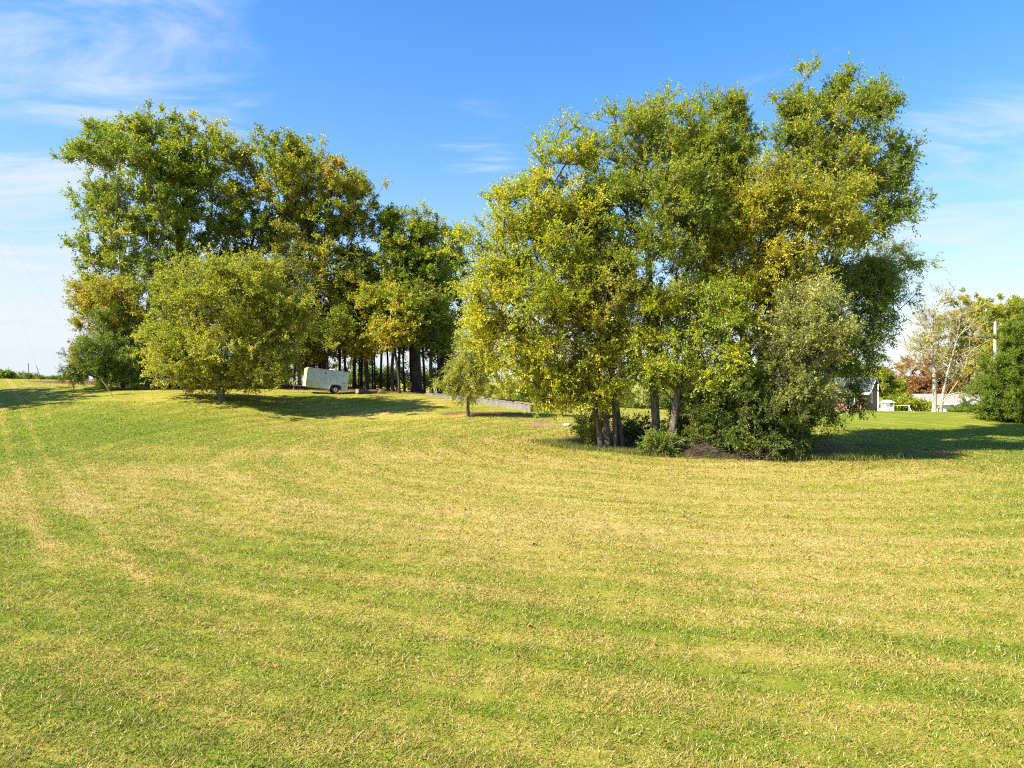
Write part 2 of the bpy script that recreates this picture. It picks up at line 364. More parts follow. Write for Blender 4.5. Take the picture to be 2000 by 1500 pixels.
# ------------------------------------------------------------------ trees
G_, Y_, O_, D_ = (0.075,0.135,0.014), (0.36,0.31,0.022), (0.34,0.15,0.03), (0.035,0.07,0.010)
PAL = {
 'green':   [(0.045,0.10,0.012),(0.080,0.155,0.014),(0.14,0.22,0.018),(0.24,0.28,0.022),(0.36,0.31,0.03)],
 'dark':    [(0.030,0.065,0.010),(0.055,0.105,0.013),(0.095,0.15,0.018),(0.16,0.19,0.02),(0.26,0.19,0.03)],
 'yellow':  [(0.07,0.155,0.012),(0.14,0.24,0.014),(0.25,0.33,0.018),(0.40,0.41,0.02),(0.50,0.38,0.025)],
 'gold':    [(0.09,0.15,0.016),(0.19,0.25,0.018),(0.32,0.34,0.024),(0.42,0.39,0.04),(0.48,0.38,0.07)],
 'olive':   [(0.075,0.135,0.015),(0.13,0.20,0.020),(0.22,0.28,0.028),(0.32,0.33,0.04),(0.42,0.27,0.05)],
 'autumn':  [(0.05,0.11,0.012),(0.10,0.18,0.016),(0.19,0.24,0.024),(0.32,0.29,0.032),(0.42,0.22,0.03)],
 'silver':  [(0.08,0.14,0.02),(0.14,0.21,0.03),(0.22,0.28,0.06),(0.36,0.40,0.18),(0.45,0.46,0.26)],
 'russet':  [(0.09,0.075,0.02),(0.14,0.10,0.03),(0.20,0.11,0.045),(0.24,0.14,0.05),(0.24,0.20,0.04)],
 'cedar':   [(0.018,0.042,0.005),(0.036,0.075,0.006),(0.064,0.115,0.007),(0.105,0.15,0.009),(0.15,0.16,0.015)],
 'willow':  [(0.08,0.11,0.02),(0.14,0.17,0.03),(0.22,0.24,0.04),(0.33,0.30,0.07),(0.34,0.20,0.06)],
}
def frame(d):
    up = np.where(np.abs(d[:, 2:3]) > 0.9, np.array([[1.,0,0]]), np.array([[0,0,1.]]))
    u = np.cross(up, d); u /= np.linalg.norm(u, axis=1, keepdims=True)+1e-9
    return u, np.cross(d, u)
def nrm(v): return v/(np.linalg.norm(v, axis=1, keepdims=True)+1e-9)
def tubes(P0, P1, D0, D1, r0, r1, n):
    """tapered tubes between rings, vectorised"""
    k = len(P0); a = np.arange(n)*2*math.pi/n
    out = []
    for P, D, r in ((P0, D0, r0), (P1, D1, r1)):
        u, v = frame(D)
        out.append(P[:, None]+(u[:, None]*np.cos(a)[None, :, None]+v[:, None]*np.sin(a)[None, :, None])*r[:, None, None])
    V = np.concatenate(out, 1).reshape(-1, 3)
    b = (np.arange(k)*2*n)[:, None]; i = np.arange(n)[None]; j = (i+1) % n
    Fc = np.stack([b+i, b+j, b+n+j, b+n+i], 2).reshape(-1, 4)
    return V, Fc
def leaves(rng, C, axisdir, size, aspect, normal_up=0.6, fold=0.22, size_var=0.5):
    n = len(C); s = size*(1+size_var*rng.uniform(-1, 1, n))
    a = nrm(axisdir + rng.normal(size=(n, 3))*0.6 + np.array([0, 0, -0.25]))
    nn = rng.normal(size=(n, 3)) + np.array([0, 0, normal_up*2]); side = nrm(np.cross(a, nn)); nn = np.cross(side, a)
    L_ = s[:, None]; Wd = (s*aspect*0.5)[:, None]
    base = C; tip = C + a*L_; mid = C + a*L_*0.45
    l = mid + side*Wd + nn*Wd*fold*2; r = mid - side*Wd + nn*Wd*fold*2
    V = np.stack([base, r, tip, l], 1).reshape(-1, 3)
    return V, np.arange(4*n).reshape(n, 4)

NTREES = [0]
DENS = 1.35
def tree(name, label, cat, group, base, Y, lobes, pal='green', ncl=300, twigs=6, lpt=13, leaf=0.15, aspect=0.62,
         stems=((0, 0.12, 0),), trunk_r=0.22, bark='bark', bias=0.0, cvar=0.3, seed=None, droop=0.0, tl=0.75, bare=0.0,
         fork=0.25, upbias=0.5, trunk_top=0.62, lump=0.35, shell=0.45, depthf=0.95, mat_leaf='leaf', foliage_name='crown', wander=None, tipr=0.011, pathw=0.45, normal_up=0.6):
    """base: px of the foot; lobes: (px, py, rx, ry[, dY[, weight]]) in photo pixels at the tree's own distance Y, i.e. real metres.
       stems: (dx m, r factor, lean towards px or 0)"""
    NTREES[0] += 1
    rng = np.random.RandomState(seed if seed is not None else 100+NTREES[0])
    wander = (0.28 if group == CG else 0.5) if wander is None else wander
    ncl = int(ncl*DENS); leaf *= 0.84; lpt = int(lpt*1.5)
    bx = (base-1000)*Y/F; bz = gz(bx, Y)
    org = np.array([bx, Y, bz])
    k = Y/F
    LB = []
    for lb in lobes:
        px, py, rx, ry = lb[:4]; dY = lb[4] if len(lb) > 4 else 0.0; wt = lb[5] if len(lb) > 5 else 1.0
        c = at(px, py, Y); c = c + np.array([0, dY, 0])
        LB.append((c, np.array([rx*k, max(rx, ry*0.7)*k*depthf, ry*k]), wt))
    vol = np.array([wt*np.prod(r)**0.75 for c, r, wt in LB]); vol /= vol.sum()
    A = []
    for (c, r, wt), v in zip(LB, vol):
        m_ = max(3, int(ncl*v*1.35)); nb_ = max(2, int(m_/7)); d = nrm(rng.normal(size=(nb_, 3)))
        q = rng.rand(nb_)**(1/3*(1-shell)+0.02)
        q = q*(0.92+0.16*rng.normal(size=nb_)*0.6)
        bc = c + d*q[:, None]*r; kk = rng.randint(0, nb_, m_); sg = np.clip(0.27*r.mean(), 0.3, 1.9)
        A.append(bc[kk] + rng.normal(size=(m_, 3))*np.array([sg, sg, sg*0.6]) + (d[kk]*0.25*sg)); continue
        A.append(c + d*q[:, None]*r)
    A = np.concatenate(A)
    lf = sn(A, 1.15, NTREES[0] % 7); A = A[lf > -1.45+lump*1.2]
    A = A[A[:, 2] > ground(A[:, 0], A[:, 1]) + 0.25]
    if len(A) > ncl: A = A[rng.permutation(len(A))[:ncl]]
    top = max(c[2]+r[2] for c, r, wt in LB); low = min(c[2]-r[2] for c, r, wt in LB)
    cm = sum(c*v for (c, r, wt), v in zip(LB, vol))
    # skeleton
    P = []; par = []; plen = []; root = []; D = []
    H = top-bz
    for si, (dx, rf, lean) in enumerate(stems):
        b0 = org + np.array([dx, rng.uniform(-0.3, 0.3)*(si > 0), 0]); b0[2] = gz(b0[0], b0[1]) - 0.15
        tgt = np.array([cm[0], cm[1], bz+H*trunk_top]) if lean == 0 else np.array([(lean-1000)*k, cm[1]+rng.uniform(-1, 1), bz+H*trunk_top])
        n_ = max(4, int((tgt[2]-b0[2])/0.6)); t = np.linspace(0, 1, n_+1)
        ph = rng.rand(4)*6.28; am = wander*rng.uniform(0.5, 1, 2)
        path = b0[None]*(1-t)[:, None] + tgt[None]*t[:, None]
        path[:, 0] = b0[0] + (tgt[0]-b0[0])*t**1.35 + am[0]*t*np.sin(t*5+ph[0])*0.6 - am[0]*0*np.sin(ph[0])
        path[:, 1] = b0[1] + (tgt[1]-b0[1])*t**1.35 + am[1]*t*np.sin(t*4+ph[1])*0.6
        for i in range(n_+1):
            P.append(path[i]); par.append(-1 if i == 0 else len(P)-2); plen.append(0 if i == 0 else plen[-1]+np.linalg.norm(path[i]-path[i-1])); root.append(si)
    ntr = len(P)
    cap = ntr + len(A)*14; PA = np.zeros((cap, 3)); PA[:ntr] = P; PL = np.zeros(cap); PL[:ntr] = plen
    m_ = ntr
    fz = bz + max(0.3, (low-bz)*0.9, H*fork*0.55)
    order = np.argsort(np.linalg.norm((A-np.array([cm[0], cm[1], fz]))*np.array([1, 1, 0.8]), axis=1))
    ends = []
    for ai in order:
        p = A[ai]; dv = p - PA[:m_]; dist = np.linalg.norm(dv, axis=1)
        cost = dist + pathw*PL[:m_] + np.maximum(0, PA[:m_, 2]-p[2]-0.2)*1.5 + np.where(PA[:m_, 2] < fz, 6.0, 0)
        j = int(np.argmin(cost)); a0 = PA[j].copy(); d_ = dist[j]
        if d_ < 0.25: ends.append(j); continue
        st = max(1, int(d_/0.55)); prev = j
        side = rng.normal(size=3)*0.10*d_; sag = np.array([0, 0, 0.10*d_ if droop <= 0 else -0.05*d_])
        for s_ in range(1, st+1):
            t = s_/st; q = a0*(1-t)+p*t + (side+sag)*math.sin(math.pi*t)*0.7 + (rng.normal(size=3)*0.035 if s_ < st else 0)
            PA[m_] = q; par.append(prev); root.append(root[prev]); PL[m_] = PL[prev]+np.linalg.norm(q-PA[prev]); prev = m_; m_ += 1
            if m_ >= cap-20: break
        ends.append(prev)
        if m_ >= cap-20: break
    PA = PA[:m_]; par = np.array(par[:m_]); root = np.array(root[:m_])
    # radii by the pipe rule
    ex = 2.3; acc = np.zeros(m_); np.add.at(acc, np.array(ends), tipr**ex*2)
    for i in range(m_-1, 0, -1):
        acc[i] = max(acc[i], tipr**ex)
        if par[i] >= 0: acc[par[i]] += acc[i] - (0 if par[i] else 0)
    rad = acc**(1/ex)
    for si, (dx, rf, lean) in enumerate(stems):
        idx = np.where(root == si)[0]; r0 = rad[idx[0]]; want = trunk_r*(rf if rf > 0.3 else 1.0)
        g = math.log(want/tipr)/max(0.3, math.log(max(r0, tipr*1.5)/tipr))
        rad[idx] = tipr*(rad[idx]/tipr)**g
    hgt = PA[:, 2]-bz
    flare = 1 + 0.55*np.exp(-np.maximum(hgt, 0)/0.35)*(np.arange(m_) < ntr); rad = rad*flare
    Dv = np.zeros((m_, 3)); has = par >= 0
    Dv[has] = nrm(PA[has]-PA[par[has]]); 
    for i in np.where(~has)[0]: Dv[i] = nrm((PA[i+1]-PA[i])[None])[0]
    ch = np.where(has)[0]; pr = par[ch]
    main = (rad[ch] > 0.72*rad[pr]) & (np.einsum('ij,ij->i', Dv[ch], Dv[pr]) > 0.3)
    D0 = np.where(main[:, None], Dv[pr], Dv[ch]); r0 = np.where(main, rad[pr], np.minimum(rad[pr], rad[ch]*1.15))
    root_e = empty(name, tuple(org), label, cat, group)
    istrunk = (ch < ntr)
    def put(nm, sel, n):
        if not sel.any(): return None
        V, Fc = tubes(PA[pr[sel]], PA[ch[sel]], D0[sel], Dv[ch[sel]], r0[sel], rad[ch[sel]], n)
        me = np_mesh(nm, V-org, Fc, True); return link(nm, me, M[bark], root_e)
    for si in range(len(stems)): put('trunk' if trunk_r > 0.07 else 'stem', istrunk & (root[ch] == si), 12)
    # twigs and leaves
    E = PA[np.array(ends)]; ne = len(E)
    out_ = nrm((E-np.array([cm[0], cm[1], bz+H*0.45]))*np.array([1, 1, 0.8]))
    tn = ne*twigs
    td = np.repeat(out_, twigs, 0)*0.55 + rng.normal(size=(tn, 3))*0.62 + np.array([0, 0, upbias*0.45-droop])
    td = nrm(td); tlen = tl*rng.uniform(0.45, 1.25, tn)
    T0 = np.repeat(E, twigs, 0); T1 = T0+td*tlen[:, None]
    Vt, Ft = tubes(T0, T1, td, td, np.full(tn, max(tipr*0.8, 0.007)), np.full(tn, 0.004), 3)
    br = ~istrunk
    Vb, Fb = tubes(PA[pr[br]], PA[ch[br]], D0[br], Dv[ch[br]], r0[br], rad[ch[br]], 6)
    me = np_mesh('branches', np.concatenate([Vb, Vt])-org, np.concatenate([Fb, Ft+len(Vb)]), True)
    link('branches', me, M[bark], root_e)
    keepc = rng.rand(ne) >= bare
    tk = np.repeat(keepc, twigs); T0, td, tlen = T0[tk], td[tk], tlen[tk]; E2 = E[keepc]
    nl = len(T0)*lpt; tt = rng.rand(nl)**0.8
    C = np.repeat(T0, lpt, 0) + np.repeat(td*tlen[:, None], lpt, 0)*tt[:, None]*1.08 + rng.normal(size=(nl, 3))*leaf*0.45
    if droop > 0: C[:, 2] -= droop*0.5*(tt**2)*tl
    V, Fc = leaves(rng, C, np.repeat(td, lpt, 0) + (np.array([0, 0, -1.2*droop])), leaf, aspect, normal_up)
    me = np_mesh(foliage_name, V-org, Fc)
    # leaf colours: autumn turns in drifts, branch by branch
    cl = np.repeat(np.repeat(rng.normal(size=len(E2)), twigs), lpt)
    u = 1.5 + bias*2 + cvar*(1.0*sn(C, 0.45, NTREES[0] % 3+1) + 0.9*cl + 1.4*rng.normal(size=nl))
    u = np.clip(u, 0, 3.999); i0 = u.astype(int); f_ = (u-i0)[:, None]; pc = np.array(PAL[pal])*np.array([1.42, 1.18, 1.25]); colr = pc[i0]*(1-f_)+pc[i0+1]*f_; colr = colr*1.36/(1+0.35*colr)
    colr = colr*rng.uniform(0.75, 1.25, (nl, 1))
    cattr(me, 'tint', np.repeat(colr, 4, 0))
    link(foliage_name, me, M[mat_leaf], root_e)
    return root_e

WG = 'trees of the dark wood on the left rise'
CG = 'trees of the clump in the mown field'
# --- left wood
tree('oak_tree', 'tallest tree of the left wood, broad green crown on a dark forked trunk', 'tree', WG, 356, 64,
     [(330,290,85,70),(400,330,70,80),(300,360,80,80),(390,430,75,70),(440,330,25,60),(270,290,50,45),(340,500,60,55),(240,270,40,30)], 'green', 580, 6, 13, 0.21, trunk_r=0.38, bark='bark_dark', lump=0.2, cvar=0.40, bias=0.26)
tree('leaning_tree', 'leftmost tall green tree with pale limbs, crown leaning out left over the lawn', 'tree', WG, 262, 60,
     [(190,290,55,38,0,1.2),(155,310,25,25),(240,340,60,55),(225,420,60,50),(190,415,35,22),(205,490,45,45),(270,470,60,55),(300,420,45,60),(205,555,28,18),(240,530,50,40)], 'green', 420, 6, 13, 0.19,
     stems=((0,1,0),(0.9,0.6,310)), trunk_r=0.30, bark='bark_pale', lump=0.4, bias=0.28, trunk_top=0.5, cvar=0.40)
tree('oak_tree', 'orange tinged broad tree right of the tallest one, above the white trailer', 'tree', WG, 632, 66,
     [(545,350,80,68),(620,350,70,60),(670,410,60,70),(520,430,70,60),(600,450,75,70),(690,480,45,65),(510,330,35,40),(560,530,70,50),(650,550,70,60),(700,540,42,60),(570,300,45,30),(690,400,40,40)], 'autumn', 800, 6, 13, 0.22, trunk_r=0.42, bark='bark_dark', lump=0.15, bias=0.12, cvar=0.42)
tree('oak_tree', 'thick dark trunked tree on the right of the wood with a narrow green top', 'tree', WG, 815, 66,
     [(790,450,48,52),(820,480,50,55),(770,520,40,55),(840,560,40,60),(800,590,60,45),(765,440,22,30)], 'green', 460, 6, 12, 0.21, trunk_r=0.46, bark='bark_dark', lump=0.2, bias=0.2, cvar=0.45)
tree('oak_tree', 'dark green tree peeping out at the gap between the wood and the clump', 'tree', WG, 862, 74,
     [(880,480,32,40),(870,540,42,55),(880,610,40,50),(850,520,30,40)], 'dark', 230, 6, 12, 0.21, trunk_r=0.25, bark='bark_dark', bias=0.15)
tree('oak_tree', 'big dark tree filling the middle of the wood behind the round front tree', 'tree', WG, 540, 70,
     [(470,450,60,60),(450,540,70,60),(530,520,60,60),(420,600,80,50),(560,610,70,50),(500,640,60,40),(440,380,50,60),(600,420,60,60)], 'dark', 460, 6, 12, 0.21, trunk_r=0.42, bark='bark_dark', lump=0.4, bias=0.1)
tree('bare_topped_tree', 'half bare tree with silvery dead twigs in the middle of the wood', 'tree', WG, 585, 63,
     [(585,520,30,40),(600,560,35,30),(560,490,25,30),(590,620,40,30)], 'autumn', 130, 6, 8, 0.17, trunk_r=0.15, bark='bark_grey', bare=0.7, bias=0.1, trunk_top=0.7)
slim = [(692,68,'slim tree just right of the trailer, branching low over it',(700,640,40,30),'autumn'),
        (716,65,'slim dark tree with orange leaves, second right of the trailer',(715,610,40,40),'autumn'),
        (744,70,'thin straight tree in the wood, third right of the trailer',(745,620,32,36),'olive'),
        (768,64,'slender tree with olive leaves left of the thick dark trunk',(765,630,30,34),'olive'),
        (790,72,'thin tree standing close left of the thick dark trunk',(790,650,30,26),'dark'),
        (843,63,'slim dark tree right of the thick trunk near the block wall end',(845,640,32,40),'dark'),
        (598,72,'thin tree behind the front end of the trailer',(600,650,40,34),'olive'),
        (480,64,'thin dark tree standing behind the right half of the round front tree',(490,630,50,40),'autumn'),
        (375,68,'dark trunked tree behind the round front tree, left of its stem',(370,560,60,50),'green'),
        (662,74,'thin tree behind the back end of the trailer',(665,630,30,34),'autumn'),
        (728,78,'faint slim tree deep in the wood against the sky',(730,580,34,40),'dark'),
        (805,80,'distant thin trunk deep in the wood right of centre',(800,610,40,36),'olive'),
        (676,70,'thin trunk rising just behind the rear end of the trailer',(676,610,28,30),'dark'),
        (706,73,'second thin trunk back between the trailer and the logs',(706,600,28,30),'autumn'),
        (733,67,'very slim straight trunk above the middle log',(733,610,24,30),'dark'),
        (757,76,'pale far trunk between the logs and the thick trunk',(757,600,28,30),'olive'),
        (778,69,'slim trunk halfway between the logs and the thick trunk',(778,600,26,32),'autumn'),
        (829,71,'slim trunk tight against the right of the thick trunk',(829,610,26,32),'dark'),
        (857,68,'last slim trunk of the wood, above the left end of the block wall',(857,620,26,36),'olive'),
        (612,66,'slim trunk right behind the front half of the trailer',(612,620,30,30),'dark')]
for i, (px, Y, lb, lo, pl) in enumerate(slim):
    tree('slim_tree', lb, 'tree', WG, px, Y, [lo, (lo[0]-lo[2]*0.4, lo[1]-lo[3]*1.1, lo[2]*0.8, lo[3]*0.9), (lo[0]+lo[2]*0.5, lo[1]+lo[3]*0.9, lo[2]*0.6, lo[3]*0.5)], pl, 95 if i < 12 else 60, 5, 11, 0.20,
         trunk_r=[0.17,0.2,0.12,0.14,0.1,0.16][i % 6]*(1 if i < 12 else 0.75), bark='bark_dark', lump=0.5, bias=0.15, cvar=0.45, trunk_top=0.75, fork=0.5)
tree('maple_tree', 'round low crowned tree standing alone in front of the left wood', 'tree', None, 433, 50,
     [(430,590,100,70),(352,620,56,62),(520,610,75,70),(400,550,70,42),(480,540,60,38),(328,680,44,42),(548,650,46,52),(430,690,100,48),(370,720,60,28),(510,715,70,30),(575,600,30,35)], 'olive', 850, 7, 13, 0.15,
     stems=((0,1,0),), trunk_r=0.19, bark='bark_grey', lump=0.08, bias=0.14, cvar=0.34, trunk_top=0.5, shell=0.6, fork=0.12, pathw=0.35)
tree('cedar_tree', 'dark green cedar low at the left end of the wood', 'conifer', None, 200, 56,
     [(205,690,40,55),(190,725,52,28),(215,640,28,45),(240,700,45,50)], 'green', 330, 7, 20, 0.13, 0.32, trunk_r=0.15, bark='bark', lump=0.1, tl=0.6, mat_leaf='needle', shell=0.3, fork=0.05, bias=0.05, trunk_top=0.8)
tree('sumac_tree', 'small tree turning orange red at the left edge of the wood, above the cedar', 'tree', None, 240, 58,
     [(200,580,45,40),(180,610,28,45),(245,580,50,40),(250,640,50,40),(165,560,16,20),(170,690,15,40),(290,600,40,50)], 'autumn', 330, 6, 12, 0.16, trunk_r=0.14, bark='bark_grey', bias=0.24, cvar=0.5, lump=0.25, fork=0.15)
for i, (px, Y, lb, los, pl, n) in enumerate([
        (575,76,'leafy understory tree deep in the wood behind the trailer',[(560,660,60,50),(620,690,50,40),(560,600,50,40)],'autumn',230),
        (700,82,'leafy understory tree deep in the wood right of the trailer',[(700,650,60,50),(690,590,60,40),(730,560,40,40)],'dark',230),
        (780,84,'leafy understory tree deep in the wood behind the thick trunk',[(780,640,60,50),(810,580,50,40),(760,570,45,40)],'olive',230),
        (855,78,'leafy understory tree at the right end of the wood',[(855,650,40,60),(870,700,30,50),(840,580,40,50)],'dark',230),
        (640,64,'small orange leaved tree hanging over the trailer roof',[(650,640,60,35),(610,670,45,30),(690,665,35,25)],'autumn',190),
        (780,62,'small yellow leaved tree in front of the thick dark trunk',[(770,640,50,35),(810,620,40,35),(740,600,50,35)],'olive',180)]):
    tree('understory_tree', lb, 'tree', WG, px, Y, los, pl, n, 6, 11, 0.22, trunk_r=0.11, bark='bark_dark', lump=0.42, bias=0.22, cvar=0.5, trunk_top=0.6, fork=0.3)
for i, (px, Y, lb, lo, pl) in enumerate([
        (300,60,'dense bush at the foot of the wood, left of the round tree',(300,715,60,40),'green'),
        (372,63,'dark bush behind the round tree trunk',(375,725,55,30),'dark'),
        (470,63,'olive bush in the wood edge right of the round tree stem',(475,720,45,32),'olive'),
        (525,62,'low orange leaved bush left of the trailer',(520,722,35,26),'autumn'),
        (250,62,'brown leaved bush beside the cedar at the wood edge',(250,730,45,24),'autumn')]):
    tree('wood_edge_bush', lb, 'bush', 'bushes along the foot of the wood', px, Y, [lo, (lo[0]+lo[2]*0.4, lo[1]-lo[3]*0.6, lo[2]*0.6, lo[3]*0.6)], pl, 130, 6, 12, 0.15, stems=((0,1,0),(0.4,0.8,0),(-0.4,0.8,0)), trunk_r=0.05, bark='bark_grey', lump=0.2, fork=0.0, trunk_top=0.5)
for i, (px, lb) in enumerate([(590,'low far bush seen under the trees left of the trailer end'),(660,'low far bush seen just above the trailer'),(720,'low far bush between the slim trunks right of the trailer'),(775,'low far bush left of the thick dark trunk'),(850,'low far bush right of the thick dark trunk'),(480,'low far bush seen behind the round front tree')]):
    tree('wood_edge_bush', lb, 'bush', 'bushes along the foot of the wood', px, 86+i, [(px,738,38,16),(px+30,745,26,10),(px-25,744,26,11)], ['dark','olive','green'][i % 3], 70, 6, 9, 0.24, trunk_r=0.06, bark='bark_dark', lump=0.3, fork=0.0, trunk_top=0.5, tl=1.0)
# --- weeping tree in front of the block wall
tree('weeping_tree', 'small drooping tree alone on the lawn before the block wall', 'tree', None, 915, 48,
     [(915,700,42,45),(900,740,32,38),(935,730,34,40),(925,660,30,28),(892,745,22,20),(943,748,17,18)], 'olive', 300, 6, 13, 0.12, 0.45, trunk_r=0.10, bark='bark_grey', droop=0.45, tl=0.7, lump=0.15, bias=0.1, cvar=0.3, trunk_top=0.7, fork=0.25)
# --- the clump in the field
tree('box_elder_tree', 'yellow green leaning tree forming the left side of the clump, three stems', 'tree', CG, 1190, 32.5,
     [(960,500,55,60),(1010,420,55,60),(1080,400,60,75),(960,590,60,60),(1050,520,80,80),(1120,480,60,80),(1040,620,90,60),(1000,680,60,45),(1100,690,80,50),(1060,740,60,35),(1150,740,50,45),(930,440,22,30),(1060,300,24,30),(1110,290,40,40),(1120,775,48,24),(1060,775,40,18),(1180,720,45,40)], 'yellow', 860, 7, 13, 0.115,
     stems=((-0.4,0.75,1110),(-0.05,0.85,1150),(0.3,0.7,1190)), trunk_r=0.17, bark='bark', lump=0.32, bias=0.12, cvar=0.38, trunk_top=0.5, fork=0.2)
tree('maple_tree', 'tall dark green maple at the top middle of the clump', 'tree', CG, 1283, 33,
     [(1245,280,60,60),(1320,250,40,50),(1200,330,60,70),(1290,340,75,75),(1240,420,80,80),(1340,430,70,80),(1190,480,60,70),(1280,530,90,70),(1190,220,12,25),(1320,200,10,25),(1245,225,35,30),(1150,380,40,60)], 'green', 640, 7, 13, 0.12,
     stems=((0,1,0),), trunk_r=0.20, bark='bark_grey', lump=0.3, bias=0.28, cvar=0.30, fork=0.3)
tree('maple_tree', 'straight thin tree beside the leaning stems at the left of the clump', 'tree', CG, 1216, 32.8,
     [(1190,600,80,60),(1150,560,60,60),(1230,660,60,50),(1160,660,60,50),(1110,600,50,50)], 'olive', 260, 6, 12, 0.12, trunk_r=0.13, bark='bark', lump=0.3, bias=0.2, fork=0.4)
tree('maple_tree', 'green tree with upright top right of the tallest middle maple', 'tree', CG, 1330, 37.5,
     [(1400,270,50,60),(1440,240,28,50),(1390,350,60,70),(1440,340,35,70),(1350,330,45,70),(1400,450,70,60),(1375,215,14,25),(1450,210,9,22)], 'green', 420, 7, 13, 0.13, trunk_r=0.22, bark='bark_dark', lump=0.3, bias=0.16, fork=0.35)
tree('box_elder_tree', 'leafy tree with yellow low boughs in the front middle of the clump', 'tree', CG, 1308, 32.0,
     [(1300,690,60,45),(1340,740,55,40),(1260,640,50,50),(1390,700,60,50),(1320,610,60,50),(1400,620,60,60),(1240,700,35,40),(1430,760,50,50)], 'yellow', 380, 7, 13, 0.115, trunk_r=0.17, bark='bark_grey', lump=0.4, bias=0.02, cvar=0.42, fork=0.25)
tree('hickory_tree', 'golden leaved tree in the right middle of the clump', 'tree', CG, 1465, 33.5,
     [(1500,370,65,55),(1450,410,55,60),(1540,420,50,60),(1440,500,60,60),(1520,500,70,60),(1620,430,60,45),(1640,380,40,40),(1480,590,60,50)], 'gold', 460, 7, 13, 0.13, 0.5,
     stems=((0,1,0),(0.35,0.7,1560)), trunk_r=0.19, bark='bark', lump=0.38, bias=-0.05, cvar=0.3, fork=0.35, droop=0.25)
tree('ash_tree', 'tallest tree of the clump, airy crown reaching up and out to the right', 'tree', CG, 1570, 39,
     [(1640,240,75,60),(1575,185,24,45),(1660,175,40,32),(1700,200,40,40),(1560,290,60,60),(1640,320,80,60),(1705,330,55,60),(1750,340,30,36,0,1.0),(1735,390,36,26,0,1.0),(1765,300,14,20,0,1.5),(1590,400,60,60),(1700,420,70,40),(1540,230,40,45),(1620,500,60,50)], 'green', 660, 7, 12, 0.135,
     trunk_r=0.26, bark='bark_grey', lump=0.5, bias=0.30, cvar=0.34, fork=0.3, trunk_top=0.55)
tree('ash_tree', 'dark drooping tree on the far right side of the clump, boughs hanging to the grass', 'tree', CG, 1560, 36,
     [(1700,530,55,45),(1735,510,40,25),(1680,590,70,60),(1700,640,42,50),(1640,680,60,60),(1660,735,28,40),(1600,560,60,60),(1560,640,60,60),(1660,800,24,18),(1725,570,35,35),(1610,760,50,40),(1775,500,20,20,0,2)], 'green', 480, 7, 13, 0.12, 0.5,
     trunk_r=0.2, bark='bark_grey', lump=0.38, bias=0.18, cvar=0.42, droop=0.5, fork=0.2, trunk_top=0.5)
tree('olive_tree', 'silvery leaved tree low on the right front of the clump', 'tree', CG, 1528, 31.6,
     [(1590,620,55,50),(1560,680,60,50),(1620,670,50,50),(1600,740,50,40),(1530,740,45,40),(1570,590,40,30)], 'silver', 320, 7, 12, 0.115, 0.5, trunk_r=0.13, bark='bark_grey', lump=0.5, bias=0.10, cvar=0.4, bare=0.12, fork=0.2,
     stems=((0,1,0),(0.5,0.5,1600)))
tree('box_elder_tree', 'forked dark tree behind the silvery one in the clump', 'tree', CG, 1480, 37,
     [(1470,520,70,50),(1430,570,60,60),(1540,560,60,60),(1480,660,70,50),(1380,520,60,60)], 'dark', 300, 6, 12, 0.13, trunk_r=0.2, bark='bark_dark', lump=0.4, bias=0.2, stems=((0,1,1440),(0.3,0.8,1530)), fork=0.4)
# undergrowth of the clump
for i, (px, Y, lb, los, pl, n) in enumerate([
        (1400,31.8,'dark green bush at the front foot of the clump, middle',[(1400,800,50,45),(1385,840,40,28)],'dark',170),
        (1462,31.5,'tall tangled bush at the front foot of the clump, right of the middle',[(1460,800,50,60),(1470,850,50,30)],'dark',210),
        (1528,31.8,'bush around the right foot of the clump beside the shadow',[(1530,830,35,45),(1540,860,25,25)],'dark',120),
        (1340,33.0,'green bush between the two main trunks of the clump',[(1340,835,26,30)],'green',80),
        (1165,33.5,'small scrubby bush at the left foot of the clump',[(1165,840,20,24)],'olive',50),
        (1240,34.5,'brushy bush between the left stems and the main trunk',[(1245,848,24,20)],'dark',50),
        (1500,35.0,'dark bush deep inside the right half of the clump',[(1500,800,60,50),(1440,780,50,50)],'dark',190),
        (1425,31.2,'tangled brush in front of the clump between the two bushes',[(1425,850,34,26),(1410,780,26,34)],'green',90),
        (1560,33.0,'low bush at the right end of the clump by the shaded grass',[(1565,850,28,22),(1560,800,30,28)],'dark',90),
        (1295,31.0,'low light green sapling in front of the main trunk',[(1293,872,13,15),(1298,856,8,9)],'green',30)]):
    tree('clump_bush', lb, 'bush', 'bushes at the foot of the clump', px, Y, los, pl, n, 7, 11, 0.09, stems=((0,1,0),(0.25,0.8,0),(-0.25,0.8,0)), trunk_r=0.03, bark='bark_grey', lump=0.25, fork=0.0, trunk_top=0.5, tl=0.45, bias=0.08, cvar=0.4)
# --- trees on the right
tree('sycamore_tree', 'pale barked half bare tree on the lawn crest before the white house', 'tree', None, 1828, 72,
     [(1845,600,45,45),(1800,640,40,40),(1870,650,50,50),(1780,690,35,35),(1840,690,60,40),(1900,720,40,35),(1830,575,30,28),(1890,760,35,22)], 'gold', 300, 6, 3, 0.19, stems=((-0.2,1,1832),(0.35,0.7,1872)), trunk_r=0.21, bark='bark_pale', lump=0.2, bias=0.05, fork=0.22, trunk_top=0.75, tipr=0.016, tl=1.0, bare=0.5, wander=0.8)
tree('maple_tree', 'wide russet brown tree behind the pale bare tree', 'tree', None, 1838, 168,
     [(1800,740,50,38),(1860,720,50,38),(1890,760,35,30),(1765,750,34,36),(1830,760,60,30),(1780,780,40,20)], 'russet', 420, 7, 12, 0.40, trunk_r=0.4, tl=1.1, bark='bark_dark', lump=0.1, bias=0.15, cvar=0.5, fork=0.1)
